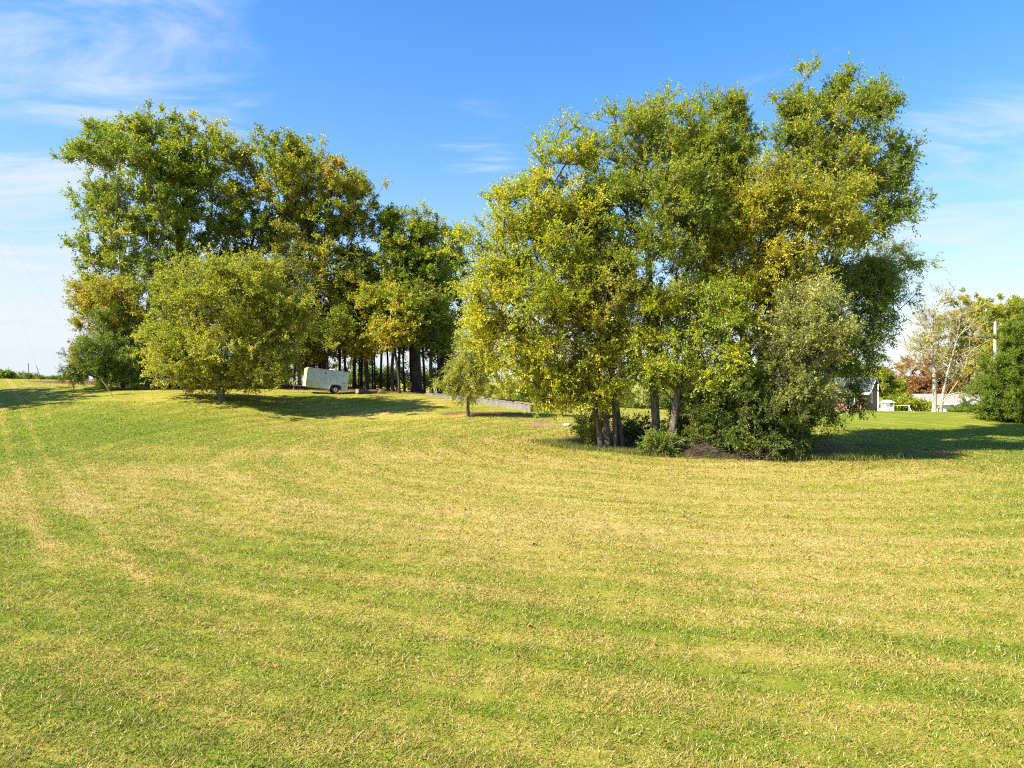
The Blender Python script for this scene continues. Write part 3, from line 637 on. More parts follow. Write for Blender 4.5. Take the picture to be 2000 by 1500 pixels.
tree('oak_tree', 'orange and green tree rising behind the white house, nearer the bare tree', 'tree', 'far trees behind the houses on the right', 1890, 165,
     [(1880,640,50,50),(1900,610,40,32),(1840,660,40,40),(1930,650,50,50),(1900,700,60,40)], 'autumn', 380, 7, 11, 0.42, trunk_r=0.5, bark='bark_grey', lump=0.25, bias=0.42, cvar=0.4)
tree('oak_tree', 'yellow green tree behind the cedar, rightmost in the distance', 'tree', 'far trees behind the houses on the right', 1965, 155,
     [(1965,620,45,40),(2010,640,50,50),(1990,680,60,50),(1940,620,20,25)], 'olive', 330, 7, 11, 0.42, trunk_r=0.5, bark='bark_grey', lump=0.25, bias=0.22, cvar=0.4)
tree('maple_tree', 'small green and yellow tree between the brick house and the white playset', 'tree', None, 1728, 125,
     [(1722,750,24,28),(1745,760,20,24),(1710,775,16,18)], 'olive', 150, 7, 11, 0.32, trunk_r=0.2, lump=0.1, bias=0.05, fork=0.1)
tree('maple_tree', 'low olive tree behind the playset, left of the russet tree', 'tree', None, 1770, 120,
     [(1764,786,18,14),(1790,792,22,10)], 'olive', 90, 7, 11, 0.3, trunk_r=0.15, lump=0.1, fork=0.0)
tree('oak_tree', 'dark tree behind the brick house roof seen past the clump', 'tree', 'far trees behind the houses on the right', 1655, 130,
     [(1650,720,40,30),(1600,710,40,35),(1680,738,30,18)], 'autumn', 200, 7, 11, 0.33, trunk_r=0.3, lump=0.1, bias=-0.05)
tree('cedar_tree', 'bright green full cedar cut off by the right edge of the photo', 'conifer', None, 1995, 52,
     [(2000,770,70,52),(2005,720,60,50),(2015,670,42,45),(2020,630,24,28),(1985,800,58,24)], 'cedar', 950, 8, 22, 0.13, 0.34, trunk_r=0.18, bark='bark', lump=-0.2, tl=0.55, mat_leaf='needle', shell=0.35, fork=0.02, bias=0.30, cvar=0.22, trunk_top=0.8)
# trees left of the frame whose shade reaches the lawn
tree('oak_tree', 'tree beyond the left edge whose shade lies across the far left lawn', 'tree', None, -350, 47,
     [(-350,560,180,110),(-280,600,110,80),(-430,600,110,90)], 'green', 500, 6, 12, 0.24, trunk_r=0.4, bark='bark_dark', lump=0.1)
# far tree line
for i, (px, py, rx, ry, Y) in enumerate([(8,735,14,6,420),(40,739,22,4.5,520),(75,740,20,4,560),(110,741,16,3.5,600)]):
    tree('distant_tree', ['small far tree on the horizon at the left edge','low far trees on the horizon left of the thin posts','far tree on the horizon between the thin posts and the wood','farthest tree on the horizon beside the cedar'][i], 'tree', 'trees on the left horizon', px, Y,
         [(px,py,rx,ry),(px+rx*0.7,py+1,rx*0.6,ry*0.8),(px-rx*0.7,py+1,rx*0.6,ry*0.7)], 'dark', 90, 5, 8, 0.9, trunk_r=0.3, tl=1.8, lump=-0.3, fork=0.0, bias=0.1)
# trees beyond the dip behind the clump
for i, (px, Y, h) in enumerate([(985,190,9),(1050,175,10),(1120,200,11),(1190,180,9),(1255,170,9),(1330,190,11),(1400,175,10),(1470,200,12),(1545,185,11),(1610,170,10)]):
    k_ = F/Y; zb = gz((px-1000)/k_, Y); pyb = 740+(EYE-zb)*k_; hp = h*k_
    tree('distant_tree', ['far tree beyond the dip, seen past the right end of the block wall','far tree beyond the dip, seen under the left boughs of the clump','far tree beyond the dip, seen left of the three leaning stems',
         'far tree beyond the dip, seen between the leaning stems','far tree beyond the dip, seen between leaning stems and main trunk','far tree beyond the dip, seen just right of the main trunk','far tree beyond the dip, behind the middle bush of the clump',
         'far tree beyond the dip, behind the golden tree trunk','far tree beyond the dip, behind the silvery tree','far tree beyond the dip, left of the brick house'][i], 'tree', 'trees beyond the dip behind the clump', px, Y,
         [(px, pyb-hp*0.5, hp*0.62, hp*0.5), (px+hp*0.4, pyb-hp*0.35, hp*0.45, hp*0.34), (px-hp*0.4, pyb-hp*0.35, hp*0.45, hp*0.32)], ['autumn','dark','green'][i % 3], 90, 6, 9, 0.5, trunk_r=0.25, tl=1.3, lump=-0.3, fork=0.0, bias=0.1)

# ------------------------------------------------------------------ other materials
M['white_paint'] = mat('white_paint', (0.66,0.70,0.68), 0.45, color2=(0.52,0.58,0.54), vscale=1.6, bump=0.05)
M['painted_sunlight'] = mat('painted_sunlight', (0.70,0.66,0.30), 0.5, color2=(0.52,0.52,0.26), vscale=3)  # yellow of sunlight painted into the trailer's corner trim and into a patch low on its side
M['alu'] = mat('aluminium', (0.6,0.6,0.58), 0.35, 0.8, color2=(0.42,0.42,0.4))
M['black'] = mat('black', (0.02,0.02,0.022), 0.6)
M['rubber'] = mat('rubber', (0.03,0.03,0.03), 0.85)
M['rim'] = mat('wheel_white', (0.75,0.75,0.73), 0.4, color2=(0.6,0.6,0.58))
M['red'] = mat('red_lens', (0.4,0.02,0.02), 0.3)
M['concrete'] = mat('concrete', (0.19,0.18,0.16), 0.9, color2=(0.14,0.13,0.11), vscale=2.2, bump=0.5, bscale=8)
M['stone'] = mat('stone', (0.6,0.58,0.54), 0.85, color2=(0.4,0.38,0.35), bump=0.6, bscale=6)
M['log'] = mat('log_bark', (0.17,0.12,0.08), 0.9, color2=(0.08,0.06,0.04), vscale=6, bump=0.8)
M['log_end'] = mat('log_end', (0.42,0.28,0.15), 0.8, color2=(0.3,0.19,0.1), vscale=8)
M['stick'] = mat('dead_stick', (0.15,0.10,0.07), 0.9, color2=(0.06,0.04,0.03), vscale=3)
M['siding'] = mat('white_siding', (0.80,0.80,0.77), 0.6, color2=(0.74,0.74,0.71), vscale=1)
M['cream'] = mat('cream_siding', (0.72,0.60,0.36), 0.6, color2=(0.66,0.55,0.33))
M['shingle'] = mat('brown_grey_shingle', (0.30,0.265,0.235), 0.9, color2=(0.22,0.20,0.18), vscale=4, bump=0.4)
M['shingle_grey'] = mat('blue_grey_shingle', (0.12,0.135,0.155), 0.95, spec=0.15, color2=(0.085,0.095,0.11), vscale=4, bump=0.4)
M['glass'] = mat('window_glass', (0.06,0.075,0.09), 0.08, spec=0.8)
M['fascia'] = mat('fascia', (0.62,0.64,0.66), 0.6)
M['vinyl'] = mat('white_vinyl', (0.82,0.84,0.84), 0.5)
M['pole'] = mat('weathered_pole', (0.50,0.47,0.42), 0.85, color2=(0.36,0.33,0.29), vscale=2, stretch=(1,1,0.1))
M['steel'] = mat('galvanised', (0.5,0.5,0.5), 0.5, 0.6)
M['yellow'] = mat('yellow_guard', (0.68,0.50,0.07), 0.5, color2=(0.6,0.5,0.2))
M['darkpost'] = mat('dark_post', (0.06,0.05,0.045), 0.8)
M['wreath'] = mat('wreath', (0.10,0.035,0.02), 0.9)
M['shrub_green'] = M['leaf']
m = bpy.data.materials.new('brick'); m.use_nodes = True; nt = m.node_tree; p = nt.nodes['Principled BSDF']
tc = N(nt, 'ShaderNodeTexCoord'); mp = N(nt, 'ShaderNodeCombineXYZ'); sx_ = N(nt, 'ShaderNodeSeparateXYZ'); L(nt, tc.outputs['Object'], sx_.inputs[0]); L(nt, mth(nt, 'ADD', sx_.outputs[0], sx_.outputs[1]), mp.inputs[0]); L(nt, sx_.outputs[2], mp.inputs[1])
bk = N(nt, 'ShaderNodeTexBrick'); bk.inputs['Scale'].default_value = 4.0; bk.inputs['Color1'].default_value = (0.34,0.12,0.075,1); bk.inputs['Color2'].default_value = (0.24,0.075,0.05,1); bk.inputs['Mortar'].default_value = (0.42,0.36,0.31,1)
bk.inputs['Mortar Size'].default_value = 0.015; L(nt, mp.outputs[0], bk.inputs['Vector']); L(nt, bk.outputs[0], p.inputs['Base Color']); p.inputs['Roughness'].default_value = 0.9
M['brick'] = m

# ------------------------------------------------------------------ cargo trailer
p0 = at(652, 768, 60); tx, ty = p0[0], 60.0; tz = gz(tx, ty)
tr = empty('cargo_trailer', (tx, ty, tz+0.29), 'white box trailer with one visible wheel parked tilted under the dark trees', 'trailer')
tr.rotation_euler = (0, R(6.8), R(26))
XF, XB, W2, ZB, ZT = -2.55, 1.02, 0.75, 0.02, 1.66
b = MB()
wx0, wx1, wz = -0.42, 0.42, 0.40       # wheel opening in the side facing the lawn
side = [(XF,ZB),(wx0-0.08,ZB),(wx0,wz-0.08),(wx0+0.1,wz),(wx1-0.1,wz),(wx1,wz-0.08),(wx1+0.08,ZB),(XB,ZB),(XB,ZT-0.05),(XB-0.05,ZT),(XF+0.12,ZT),(XF,ZT-0.1)]
b.prism(side, -W2, -W2+0.04).prism(side, W2-0.04, W2)
b.box((XF+0.003,-W2+0.04,ZB+0.02),(XF+0.04,W2-0.04,ZT-0.1)); b.box((XB-0.043,-W2+0.04,ZB+0.02),(XB-0.003,W2-0.04,ZT-0.06))
b.box((XF+0.1,-W2+0.04,ZT-0.05),(XB-0.05,W2-0.04,ZT-0.004)); bd = b.build('body', M['white_paint'], tr)
sm = MB()
for x_ in (-1.38, -0.52, 0.5): sm.box((x_-0.012,-W2-0.005,0.45 if x_ > -0.5 else ZB+0.03),(x_+0.012,-W2-0.001,ZT-0.12))
sm.build('panel_seam', M['steel'], bd)
c = MB(); c.box((XF-0.012,-W2-0.012,ZB),(XF+0.13,-W2-0.002,ZT-0.11)); c.box((XF-0.014,-W2-0.012,ZB),(XF-0.002,W2+0.01,ZT-0.1)); c.build('corner_trim', M['painted_sunlight'], tr)  # sunlit corner, the light put into its yellow colour
MB().box((XF+0.15,-W2-0.011,ZB+0.02),(XF+1.12,-W2-0.001,ZB+0.52)).build('painted_sun_patch', M['painted_sunlight'], tr)  # patch of sun on the trailer side, painted as yellow colour
c = MB(); c.box((XF+0.05,-W2-0.014,ZT-0.07),(XB-0.03,-W2-0.002,ZT-0.015)); c.box((XF,-W2-0.014,ZB-0.07),(wx0-0.1,-W2+0.05,ZB-0.003)); c.box((wx1+0.1,-W2-0.014,ZB-0.05),(XB,-W2+0.05,ZB-0.003)); c.build('edge_rail', M['alu'], tr)
dr = MB().box((XF+1.2,-W2-0.016,ZB+0.06),(XF+1.97,-W2-0.003,ZT-0.12)).build('side_door', M['white_paint'], tr)
MB().box((XF+1.50,-W2-0.026,ZT-0.40),(XF+1.60,-W2-0.017,ZT-0.27)).build('vent', M['black'], dr)
MB().box((XF+1.86,-W2-0.04,0.75),(XF+1.93,-W2-0.017,0.87)).build('latch', M['steel'], dr)
w_ = MB(); w_.ring((0,-W2+0.12,-0.0), 0.17, 0.29, 0.18, (0,1,0), 28); tyre = w_.build('tyre', M['rubber'], None, smooth=False)
wh = tyre; 
rim = MB(); rim.ring((0,-W2+0.05,0), 0.045, 0.175, 0.05, (0,1,0), 24)
tyre.parent = tr; tyre.name = 'wheel'; rim.build('rim', M['rim'], tyre)
hubm = MB(); hubm.tube((0,-W2+0.01,0),(0,-W2+0.10,0),0.05,0.05,12)
for k in range(5):
    a = k*2*math.pi/5; hubm.tube((math.cos(a)*0.085,-W2+0.018,math.sin(a)*0.085),(math.cos(a)*0.085,-W2+0.03,math.sin(a)*0.085),0.016,0.016,6)
hubm.build('hub', M['black'], tyre)
MB().ring((0,W2-0.12,0), 0.1, 0.29, 0.18, (0,1,0), 24).build('wheel', M['rubber'], tr)
MB().box((wx0,-W2+0.3,ZB),(wx1,-W2+0.32,wz)).build('wheel_well', M['black'], tr)
fd = MB()
pts = [(wx0-0.12,ZB-0.12),(wx0-0.02,wz-0.05),(wx0+0.1,wz+0.03),(wx1-0.1,wz+0.03),(wx1+0.02,wz-0.05),(wx1+0.12,ZB-0.06)]
for (a0,c0),(a1,c1) in zip(pts, pts[1:]):
    d = Vector((a1-a0,0,c1-c0)).normalized(); n_ = Vector((-d.z,0,d.x))*0.03
    fd.prism([(a0,c0),(a1,c1),(a1+n_.x,c1+n_.z),(a0+n_.x,c0+n_.z)], -W2-0.09, -W2-0.004)
fd.build('fender', M['alu'], tr)
v_ = MB(); v_.box((-0.55,-0.25,ZT),(-0.1,0.2,ZT+0.05)); v_.prism([(-0.52,ZT+0.05),(-0.13,ZT+0.05),(-0.18,ZT+0.15),(-0.50,ZT+0.12)], -0.22, 0.17); v_.build('roof_vent', M['vinyl'], tr)
t_ = MB(); t_.tube((XF,-0.5,ZB-0.03),(XF-1.0,0,ZB-0.05),0.04); t_.tube((XF,0.5,ZB-0.03),(XF-1.0,0,ZB-0.05),0.04); t_.tube((XF-1.0,0,ZB-0.05),(XF-1.2,0,ZB-0.05),0.05); t_.build('tow_bar', M['black'], tr)
MB().tube((XF-0.85,0,-0.45),(XF-0.85,0,ZB+0.35),0.035).tube((XF-0.85,0,-0.5),(XF-0.85,0,-0.45),0.09,0.09).build('jack', M['steel'], tr)
MB().tube((0,-W2+0.1,0),(0,W2-0.1,0),0.035).box((-0.1,-W2+0.1,ZB-0.06),(0.1,W2-0.1,ZB-0.004)).build('axle', M['black'], tr)
mk = MB()
for i, (x_, w1) in enumerate([(0.52,0.10),(0.64,0.05),(0.71,0.07),(0.80,0.035)]): mk.box((x_,-W2-0.006,0.60+0.01*(i % 2)),(x_+w1,-W2-0.001,0.63+0.01*(i % 3)))
mk.build('lettering', M['black'], tr)
MB().box((0.72,-W2-0.02,0.30),(0.80,-W2-0.001,0.36)).build('marker_light', M['red'], tr)

# ------------------------------------------------------------------ block wall
def seg_wall():
    root = empty('block_wall', (-3.0, 57, gz(-3, 57)), 'low pale concrete block wall behind the weeping tree', 'wall')
    pts = [(830,61.5),(890,59.5),(950,57.5),(1000,55.5),(1036,53.5)]; tops = [767,771,777,785,791]
    P = []
    for (px, Y), ty_ in zip(pts, tops): q = at(px, ty_, Y); P.append((q[0], q[1], q[2]))
    o = Vector(root.location); cap = MB(); body = MB(); rg2 = random.Random(4)
    for (a, c) in zip(P, P[1:]):
        a, c = Vector(a), Vector(c); n_ = 4
        for i in range(n_):
            q0, q1 = a.lerp(c, i/n_), a.lerp(c, (i+0.985)/n_); d = (q1-q0); d.z = 0; d.normalize(); nn = Vector((d.y, -d.x, 0))
            off = nn*rg2.uniform(-0.02, 0.02); topz = (q0.z+q1.z)/2+rg2.uniform(-0.02, 0.02)
            zb = min(gz(q0.x, q0.y), gz(q1.x, q1.y))-0.25
            vs = [q0+off-nn*0.0, q1+off, q1+off+Vector((-nn.x,-nn.y,0))*0.3, q0+off+Vector((-nn.x,-nn.y,0))*0.3]
            lo = [Vector((v.x, v.y, zb)) for v in vs]; hi = [Vector((v.x, v.y, topz-0.07)) for v in vs]
            body.add([v-o for v in lo+hi], [(0,1,5,4),(1,2,6,5),(2,3,7,6),(3,0,4,7),(4,5,6,7)])
            c0 = [Vector((v.x, v.y, topz-0.066))+(nn*0.03 if j < 2 else -nn*0.03) for j, v in enumerate(vs)]; c1 = [v+Vector((0,0,0.066)) for v in c0]
            cap.add([v-o for v in c0+c1], [(0,3,2,1),(0,1,5,4),(1,2,6,5),(2,3,7,6),(3,0,4,7),(4,5,6,7)])
    body.build('wall_body', M['concrete'], root); cap.build('coping', M['concrete'], root)
seg_wall()
# low heap of logs behind the trailer
for i, (px, Y, l, r_, a, lb) in enumerate([(703,60.5,1.0,0.22,1.2,'cut log lying with its round end out, nearest right of the trailer'),(722,61,1.3,0.17,0.4,'longer cut log lying right of the round ended one'),(745,61.5,0.9,0.2,2.0,'last cut log right of the trailer, farthest from it')]):
    x = (px-1000)*Y/F; z = gz(x, Y)+r_*0.9
    root = empty('log', (x, Y, z-r_), lb, 'log', 'cut logs lying at the wood edge')
    d = Vector((math.cos(a), math.sin(a), 0))*l/2; q = Vector((0,0,r_))
    MB().tube(q-d, q+d, r_, r_*0.93, 14).build('bark', M['log'], root)
    e = MB()
    for s_ in (-1, 1): e.tube(q+d*s_, q+d*s_*1.01, r_*0.9, r_*0.9, 14)
    e.build('cut_end', M['log_end'], root)
# white rock at the mulch bed
def rock(px, Y, r_, lb):
    x = (px-1000)*Y/F
    import bmesh
    bm = bmesh.new(); bmesh.ops.create_icosphere(bm, subdivisions=3, radius=1)
    V = np.array([v.co[:] for v in bm.verts]); f_ = 1+0.16*sn(V, 1.7, 2)+0.07*sn(V, 4.0, 3)
    for v, k_ in zip(bm.verts, f_): v.co = Vector((v.co.x*r_*1.4*k_, v.co.y*r_*k_, v.co.z*r_*0.65*k_))
    me = bpy.data.meshes.new('rock'); bm.to_mesh(me); bm.free()
    o = link('rock', me, M['stone']); o.location = (x, Y, gz(x, Y)+r_*0.3); tag(o, lb, 'rock')
rock(1107, 42.7, 0.16, 'pale rock at the right end of the mulch bed on the lawn')

# ------------------------------------------------------------------ brush pile and weeds at the clump's foot
def brush(px, Y, wx, hy, n, lb):
    rgb = np.random.RandomState(int(px)); x0 = (px-1000)*Y/F; z0 = gz(x0, Y)
    P0, P1, r0, r1 = [], [], [], []
    for i in range(n):
        c_ = np.array([rgb.normal()*wx*0.42, rgb.normal()*0.45, 0]); hh = hy*max(0.05, 1-abs(c_[0])/wx)*rgb.rand(); c_[2] = hh
        a = rgb.uniform(-0.6, 0.6)+(math.pi if rgb.rand() < 0.5 else 0) + rgb.normal()*0.5; ln = rgb.uniform(0.4, 1.3); el = rgb.normal()*0.30
        d = np.array([math.cos(a)*math.cos(el), math.sin(a)*math.cos(el)*0.7, math.sin(el)]); rr = rgb.choice([0.004,0.006,0.010,0.018], p=[.45,.3,.17,.08])
        p_ = c_-d*ln/2; k_ = 5
        for j in range(k_):
            q = p_+d*ln/k_ + rgb.normal(size=3)*0.02 + np.array([0,0,0.03*math.cos(j*1.2+i)]); P0.append(p_); P1.append(q); r0.append(rr*(1-j/k_*0.6)); r1.append(rr*(1-(j+1)/k_*0.6)); p_ = q
    P0, P1 = np.array(P0), np.array(P1)
    for A_ in (P0, P1): A_[:, 2] = np.maximum(A_[:, 2], ground(A_[:, 0]+x0, A_[:, 1]+Y)-z0)
    D_2 = nrm(P1-P0+1e-5); V, Fc = tubes(P0, P1, D_2, D_2, np.array(r0), np.array(r1), 4)
    o = link('brush_pile', np_mesh('brush_pile', V, Fc), M['stick']); o.location = (x0, Y, z0); tag(o, lb, 'brush pile')
brush(1375, 30.9, 1.5, 0.75, 260, 'reddish grey heap of dead sticks at the front of the clump')
brush(1452, 30.8, 1.2, 0.5, 170, 'smaller dark heap of dead sticks right of the reddish one')
brush(1245, 33.5, 0.4, 0.4, 110, 'loose dead sticks behind the left stems of the clump')
def weeds(n, fx, name, label, hmul, m, tint):
    r2 = np.random.RandomState(11); x, y = fx(r2, n); n = len(x); z = ground(x, y)
    h = r2.uniform(0.10, 0.34, n)*hmul; wd = r2.uniform(0.006, 0.013, n); a = r2.rand(n)*6.28; la = r2.rand(n)*6.28; le = r2.rand(n)*0.7
    B = np.stack([x, y, z-0.01], 1); W_ = np.stack([np.cos(a), np.sin(a), 0*a], 1)*wd[:, None]; Mid = B+np.stack([np.cos(la)*le*h*0.3, np.sin(la)*le*h*0.3, h*0.6], 1); T = B+np.stack([np.cos(la)*le*h, np.sin(la)*le*h, h], 1)
    V = np.stack([B-W_, B+W_, Mid+W_*0.8, Mid-W_*0.8, Mid-W_*0.8, Mid+W_*0.8, T, T+W_*0.1], 1).reshape(-1, 3)
    me = np_mesh(name, V, np.arange(8*n).reshape(-1, 4)); pc = np.array(tint)[r2.randint(0, len(tint), n)]*r2.uniform(0.7, 1.3, (n, 1)); cattr(me, 'tint', np.repeat(pc, 8, 0))
    tag(link(name, me, m), label, 'weeds', kind='stuff')
def edge(r2, n):
    t = r2.uniform(-3.05, -0.05, n); rr = r2.normal(1.0, 0.07, n)
    return 10.2+8.3*rr*np.cos(t), 34.6+3.7*rr*np.sin(t)
weeds(16000, edge, 'weeds', 'tall weeds and long grass fringing the foot of the clump', 1.0, M['leaf'], [(0.10,0.19,0.02),(0.16,0.24,0.03),(0.32,0.28,0.09),(0.30,0.20,0.10),(0.07,0.13,0.02)])
# fallen leaves
def fallen():
    r2 = np.random.RandomState(21); X, Yv = [], []
    for cx_, cy_, sx, sy, n in [(9,33.5,9,3.5,9000),(-20,66,20,6,12000),(-1,49.5,4,2,1500),(14,38,8,4,4000),(0,28,24,9,900),(2,16,14,6,350),(-20,48,8,4,1200)]:
        X.append(r2.normal(cx_, sx, n)); Yv.append(r2.normal(cy_, sy, n))
    x, y = np.concatenate(X), np.concatenate(Yv); k_ = y > 8; x, y = x[k_], y[k_]; n = len(x)
    C = np.stack([x, y, ground(x, y)+0.03+0.02*r2.rand(n)], 1); d = r2.normal(size=(n, 3)); d[:, 2] *= 0.25
    V, Fc = leaves(r2, C, d, 0.07, 0.7, 2.0, 0.5); me = np_mesh('fallen_leaves', V, Fc)
    pc = np.array([(0.30,0.14,0.05),(0.20,0.10,0.05),(0.42,0.30,0.06),(0.13,0.07,0.04),(0.34,0.20,0.10)])[r2.randint(0, 5, n)]; cattr(me, 'tint', np.repeat(pc, 4, 0))
    tag(link('fallen_leaves', me, M['leaf']), 'brown and yellow leaves lying on the grass under the trees', 'leaves', kind='stuff')
fallen()

# ------------------------------------------------------------------ poles, posts, guy wires
def guy(name_lb, a, b, guard_frac, gmat, cat='guy wire'):
    root = empty('guy_wire', tuple(a), name_lb, cat, 'guy wires with sleeves')
    a, b = Vector(a), Vector(b); d = b-a
    MB().tube((0,0,-0.1), d, 0.003, 0.003, 6).build('wire', M['steel'], root)
    MB().tube(d*0.003, d*guard_frac, 0.028, 0.028, 8).build('sleeve', gmat, root)
    MB().tube((0,0,-0.15), d.normalized()*0.45, 0.014, 0.014, 6).ring(d.normalized()*0.47, 0.025, 0.045, 0.02, (0,1,0), 12).build('anchor_rod', M['steel'], root)
A = at(222, 776, 50); A[2] = gz(A[0], 50); guy('slanting wire with yellow sleeve staked in the lawn at the left', A, at(-90, 310, 44), 0.088, M['yellow'])
A = at(80, 741, 73); A[2] = gz(A[0], 73); guy('slanting wire with dark sleeve on the left horizon', A, at(-45, 330, 66), 0.075, M['darkpost'])
px_, Yp = 57, 71; x_ = (px_-1000)*Yp/F; z_ = gz(x_, Yp)
ps = empty('thin_post', (x_, Yp, z_), 'thin dark upright post on the crest at the far left', 'post')
MB().tube((0,0,-0.2),(-0.05,0,1.75),0.035,0.03,8).build('shaft', M['darkpost'], ps); MB().tube((-0.05,0,1.75),(-0.051,0,1.82),0.045,0.02,8).build('cap', M['darkpost'], ps)
Yu = 80; xu = (1943-1000)*Yu/F; zu = gz(xu, Yu); ztop = EYE+112*Yu/F
up = empty('utility_pole', (xu, Yu, zu), 'pale weathered utility pole rising behind the right cedar', 'utility pole')
MB().tube((0,0,-0.3),(0,0,ztop-zu),0.20,0.15,14).build('pole', M['pole'], up)
MB().tube((0.1,0,ztop-zu-0.45),(0.62,0,ztop-zu-0.40),0.03,0.03,8).tube((0.6,0,ztop-zu-0.42),(0.6,0,ztop-zu-0.2),0.05,0.03,8).build('insulator_arm', M['steel'], up)
A = at(1826, 815, 61); A[2] = gz(A[0], 61); guy('slanting wire with yellow sleeve staked before the pale bare tree', A, (xu, Yu, ztop-1.2), 0.32, M['yellow'])
xw, Yw = (1715-1000)*86/F, 86; zw = gz(xw, Yw)
wp = empty('white_post', (xw, Yw, zw), 'tall thin white post beside the brick house gable', 'post')
MB().tube((0,0,-0.2),(0,0,3.6-12*86/F-zw),0.06,0.05,10).build('shaft', M['vinyl'], wp); MB().tube((0,0,3.6-12*86/F-zw),(0,0,3.72-12*86/F-zw),0.07,0.03,10).build('cap', M['vinyl'], wp)

# ------------------------------------------------------------------ brick house
def house_brick():
    Y = 90; c0 = at(1692, 765, Y); a = R(38)      # near corner of the gable end
    eave = c0[2]; zb = min(gz(c0[0], Y), eave-2.5)-0.3; Lh, Wh, rise = 13.0, 7.5, 1.75
    root = empty('brick_house', (c0[0], Y, zb), 'red brick house with blue grey roof half hidden right of the clump', 'house')
    root.rotation_euler = (0, 0, R(-38))   # local -x runs along the front to the left, local y away
    H = eave-zb
    MB().prism([(0,0),(Wh,0),(Wh,H),(Wh/2,H+rise*0.96),(0,H)], -Lh, 0, 'x').build('wall', M['brick'], root)
    t = 0.12; o = 0.5; sl = rise/(Wh/2); f = MB()
    for s_ in (0, 1):
        e0 = (-o if s_ == 0 else Wh+o); ze = H-o*sl; m_ = Wh/2
        f.prism([(e0, ze+0.02), (m_, H+rise+0.02), (m_, H+rise+t+0.02), (e0, ze+t+0.02)], -Lh-0.4, 0.55, 'x')
    rf = f.build('roof', M['shingle_grey'], root)
    f = MB()
    for s_ in (0, 1):
        e0 = (-o-0.01 if s_ == 0 else Wh+o+0.01); ze = H-o*sl; m_ = Wh/2
        f.prism([(e0, ze-0.14), (m_, H+rise-0.14), (m_, H+rise+t), (e0, ze+t)], 0.552, 0.60, 'x')
    f.box((-Lh-0.4,-o-0.06,H-o*sl-0.12),(0.55,-o-0.012,H-o*sl+0.14)); f.build('fascia', M['fascia'], rf)
    for (ya, yb) in ((2.9, 3.9),):
        wn = MB(); wn.box((0.003,ya,H-1.6),(0.06,yb,H-1.5)).box((0.003,ya,H-0.2),(0.06,yb,H-0.1)).box((0.003,ya,H-1.5),(0.05,ya+0.09,H-0.2)).box((0.003,yb-0.09,H-1.5),(0.05,yb,H-0.2)).box((0.003,ya+0.09,H-0.88),(0.045,yb-0.09,H-0.82))
        fr = wn.build('window', M['vinyl'], root); MB().box((0.003,ya+0.09,H-1.5),(0.02,yb-0.09,H-0.2)).build('pane', M['glass'], fr)
    for xa in (-2.6, -6.0, -9.5):
        wn = MB(); wn.box((xa,-0.06,H-1.6),(xa+1.2,-0.003,H-1.5)).box((xa,-0.06,H-0.25),(xa+1.2,-0.003,H-0.15)).box((xa,-0.05,H-1.5),(xa+0.08,-0.003,H-0.25)).box((xa+1.12,-0.05,H-1.5),(xa+1.2,-0.003,H-0.25))
        fr = wn.build('window', M['vinyl'], root); MB().box((xa+0.08,-0.02,H-1.5),(xa+1.12,-0.003,H-0.25)).build('pane', M['glass'], fr)
house_brick()

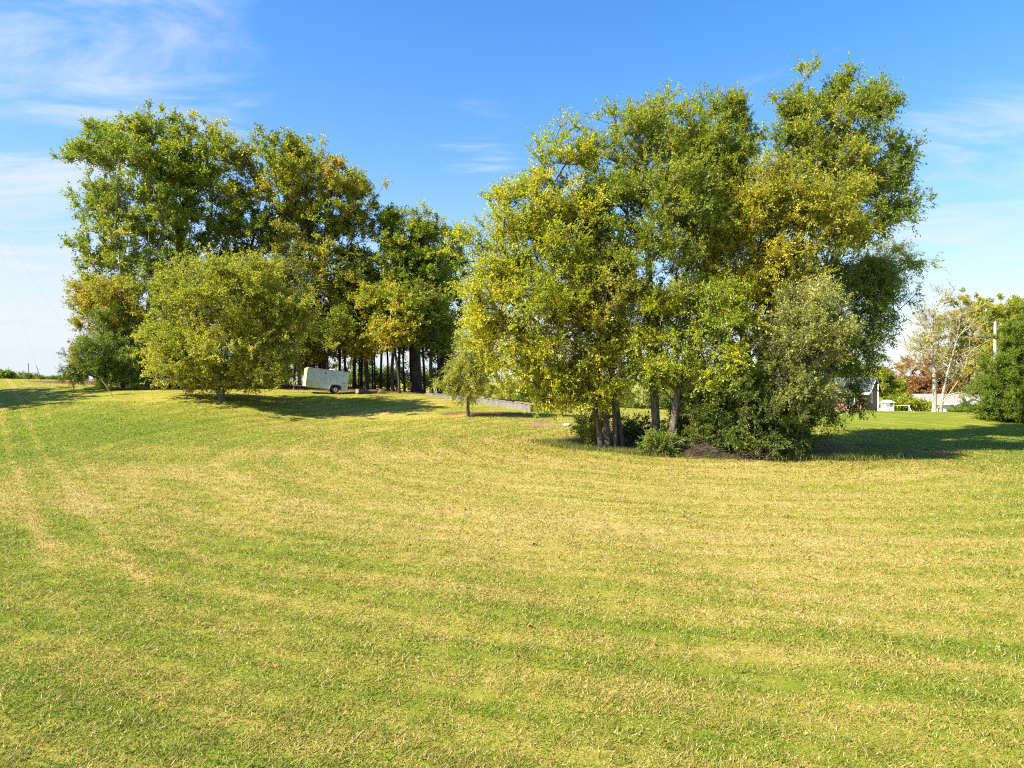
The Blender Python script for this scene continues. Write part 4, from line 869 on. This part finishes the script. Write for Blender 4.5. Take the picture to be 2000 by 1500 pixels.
# ------------------------------------------------------------------ white house
def house_white():
    Y = 150; k_ = Y/F; e = at(1802, 788, Y); x0 = e[0]; eave = e[2]; H = 2.75; zb = eave-H
    root = empty('white_house', (x0, Y, zb-0.4), 'long low white house with brown grey roof and gabled porch behind the crest', 'house')
    root.rotation_euler = (0, 0, R(-6)); H += 0.4
    Lh, Wh, rise = 19.0, 8.0, 1.9
    MB().prism([(0,0),(Wh,0),(Wh,H),(Wh/2,H+rise*0.96),(0,H)], 0, Lh, 'x').build('wall', M['siding'], root)
    def roofx(xa, xb):
        f = MB(); t = 0.14; o = 0.45; sl = rise/(Wh/2)
        for s_ in (0, 1):
            e0 = (-o if s_ == 0 else Wh+o); ze = H-o*sl
            f.prism([(e0, ze+0.02), (Wh/2, H+rise+0.02), (Wh/2, H+rise+t), (e0, ze+t)], xa, xb, 'x')
        return f
    roofx(-0.5, Lh+0.5).build('roof', M['shingle'], root)
    MB().box((-0.5,-0.52,H-0.32),(Lh+0.5,-0.455,H-0.08)).build('gutter', M['fascia'], root)
    # porch with gable
    P0, P1 = 6.0, 12.2; pr = MB(); pm = (P0+P1)/2
    pr.prism([(P0-0.3,H-0.12),(P1+0.3,H-0.12),(pm,H+1.25)], -2.2, -0.54, 'y'); pb = pr.build('porch_gable', M['siding'], root)
    f = MB()
    for s_ in (-1, 1):
        ex = pm+s_*((P1-P0)/2+0.65); f.prism([(ex,H-0.26),(pm,H+1.27),(pm,H+1.43),(ex,H-0.10)], -2.45, 0.9, 'y')
    f.build('roof', M['shingle'], pb)
    f = MB()
    for s_ in (-1, 1):
        ex = pm+s_*((P1-P0)/2+0.67); f.prism([(ex,H-0.36),(pm,H+1.2),(pm,H+1.45),(ex,H-0.10)], -2.50, -2.455, 'y')
    f.build('fascia', M['fascia'], pb)
    MB().box((P0,-0.012,0.3),(P1,-0.002,H-0.35)).build('porch_wall', M['cream'], root)
    for xx in (P0-0.1, P1-0.1): MB().box((xx,-2.15,0.2),(xx+0.2,-1.95,H-0.13)).box((xx-0.05,-2.2,0.2),(xx+0.25,-1.9,0.45)).build('porch_post', M['vinyl'], root)
    # big window, door with wreath, small windows
    def win(xa, xb, za, zb_, y0=-0.014, split=1):
        w_ = MB(); w_.box((xa,y0-0.07,za),(xb,y0,za+0.1)).box((xa,y0-0.07,zb_-0.1),(xb,y0,zb_)).box((xa,y0-0.06,za+0.1),(xa+0.1,y0,zb_-0.1)).box((xb-0.1,y0-0.06,za+0.1),(xb,y0,zb_-0.1))
        for j in range(1, split+1): xm = xa+(xb-xa)*j/(split+1); w_.box((xm-0.05,y0-0.055,za+0.1),(xm+0.05,y0,zb_-0.1))
        zm = (za+zb_)/2; w_.box((xa+0.1,y0-0.05,zm-0.03),(xb-0.1,y0-0.002,zm+0.03))
        fr = w_.build('window', M['vinyl'], root); MB().box((xa+0.1,y0-0.02,za+0.1),(xb-0.1,y0-0.001,zb_-0.1)).build('pane', M['glass'], fr)
    win(10.0, 11.9, 0.9, H-0.75, split=1); win(3.0, 4.4, 1.1, H-0.8, -0.003, 1); win(P0+0.3, P0+1.0, 0.9, H-0.75, split=0); win(14.5, 16.0, 1.1, H-0.8, -0.003, 1)
    d_ = MB().box((P0+1.6,-0.06,0.45),(P0+2.7,-0.014,H-0.7)).build('door', M['cream'], root)
    MB().ring((P0+2.15,-0.10,H-1.25),0.14,0.30,0.08,(0,1,0),18).build('wreath', M['wreath'], d_)
house_white()
for i, (px, w_) in enumerate([(1862,16),(1880,14),(1893,13)]):
    tree('porch_shrub', ['low clipped shrub below the porch gable, left','low clipped shrub before the porch door','low clipped shrub under the porch window'][i], 'shrub', 'shrubs before the white house', px, 146,
         [(px,801,w_*0.4,3)], 'green', 26, 6, 9, 0.22, stems=((0,1,0),(0.3,0.8,0)), trunk_r=0.04, tl=0.4, lump=-0.3, fork=0.0, trunk_top=0.6)

# ------------------------------------------------------------------ white playset
def playset():
    Y = 105; c0 = at(1729, 800, Y); zg = gz(c0[0], Y); root = empty('playset', (c0[0], Y, zg), 'white playset with small tower and slide frame beyond the lawn crest', 'playset')
    top = EYE-43*Y/F-zg; w_ = 1.25
    for x in (0, w_):
        for y in (0, 1.1): MB().box((x,y,-0.1),(x+0.12,y+0.12,top-0.25)).build('post', M['vinyl'], root)
    d = top-1.75
    MB().box((-0.05,-0.05,d),(w_+0.17,1.27,d+0.1)).build('deck', M['vinyl'], root)
    r_ = MB()
    for k in range(7): r_.box((0.14+k*0.155,0.02,d+0.1),(0.20+k*0.155,0.06,d+0.75))
    r_.box((0.12,0.0,d+0.75),(w_,0.08,d+0.83)); r_.build('railing', M['vinyl'], root)
    MB().box((0.13,1.14,d+0.1),(w_-0.01,1.18,top-0.3)).build('back_panel', M['vinyl'], root)
    MB().prism([(-0.2,top-0.25),(w_+0.32,top-0.25),(w_*0.5+0.06,top+0.12)], -0.2, 1.4, 'y').build('roof', M['vinyl'], root)
    l_ = MB(); l_.box((-0.55,0.2,-0.1),(-0.45,0.3,d+0.6)).box((-0.55,0.8,-0.1),(-0.45,0.9,d+0.6))
    for k in range(5): l_.box((-0.54,0.302,0.25+k*0.33),(-0.46,0.798,0.31+k*0.33))
    l_.build('ladder', M['vinyl'], root)
    s_ = MB(); s_.tube((w_+0.12,0.6,top-0.75),(w_+2.9,0.6,top-0.75),0.055).tube((w_+2.7,0.6,top-0.75),(w_+3.3,-0.6,-0.1),0.05).tube((w_+2.7,0.6,top-0.75),(w_+3.3,1.8,-0.1),0.05); s_.build('swing_frame', M['vinyl'], root)
    for x in (w_+0.8, w_+1.8): MB().tube((x,0.6,top-0.78),(x,0.6,0.5),0.012,0.012,5).tube((x+0.4,0.6,top-0.78),(x+0.4,0.6,0.5),0.012,0.012,5).box((x-0.03,0.5,0.45),(x+0.43,0.7,0.49)).build('swing', M['black'], root)
playset()
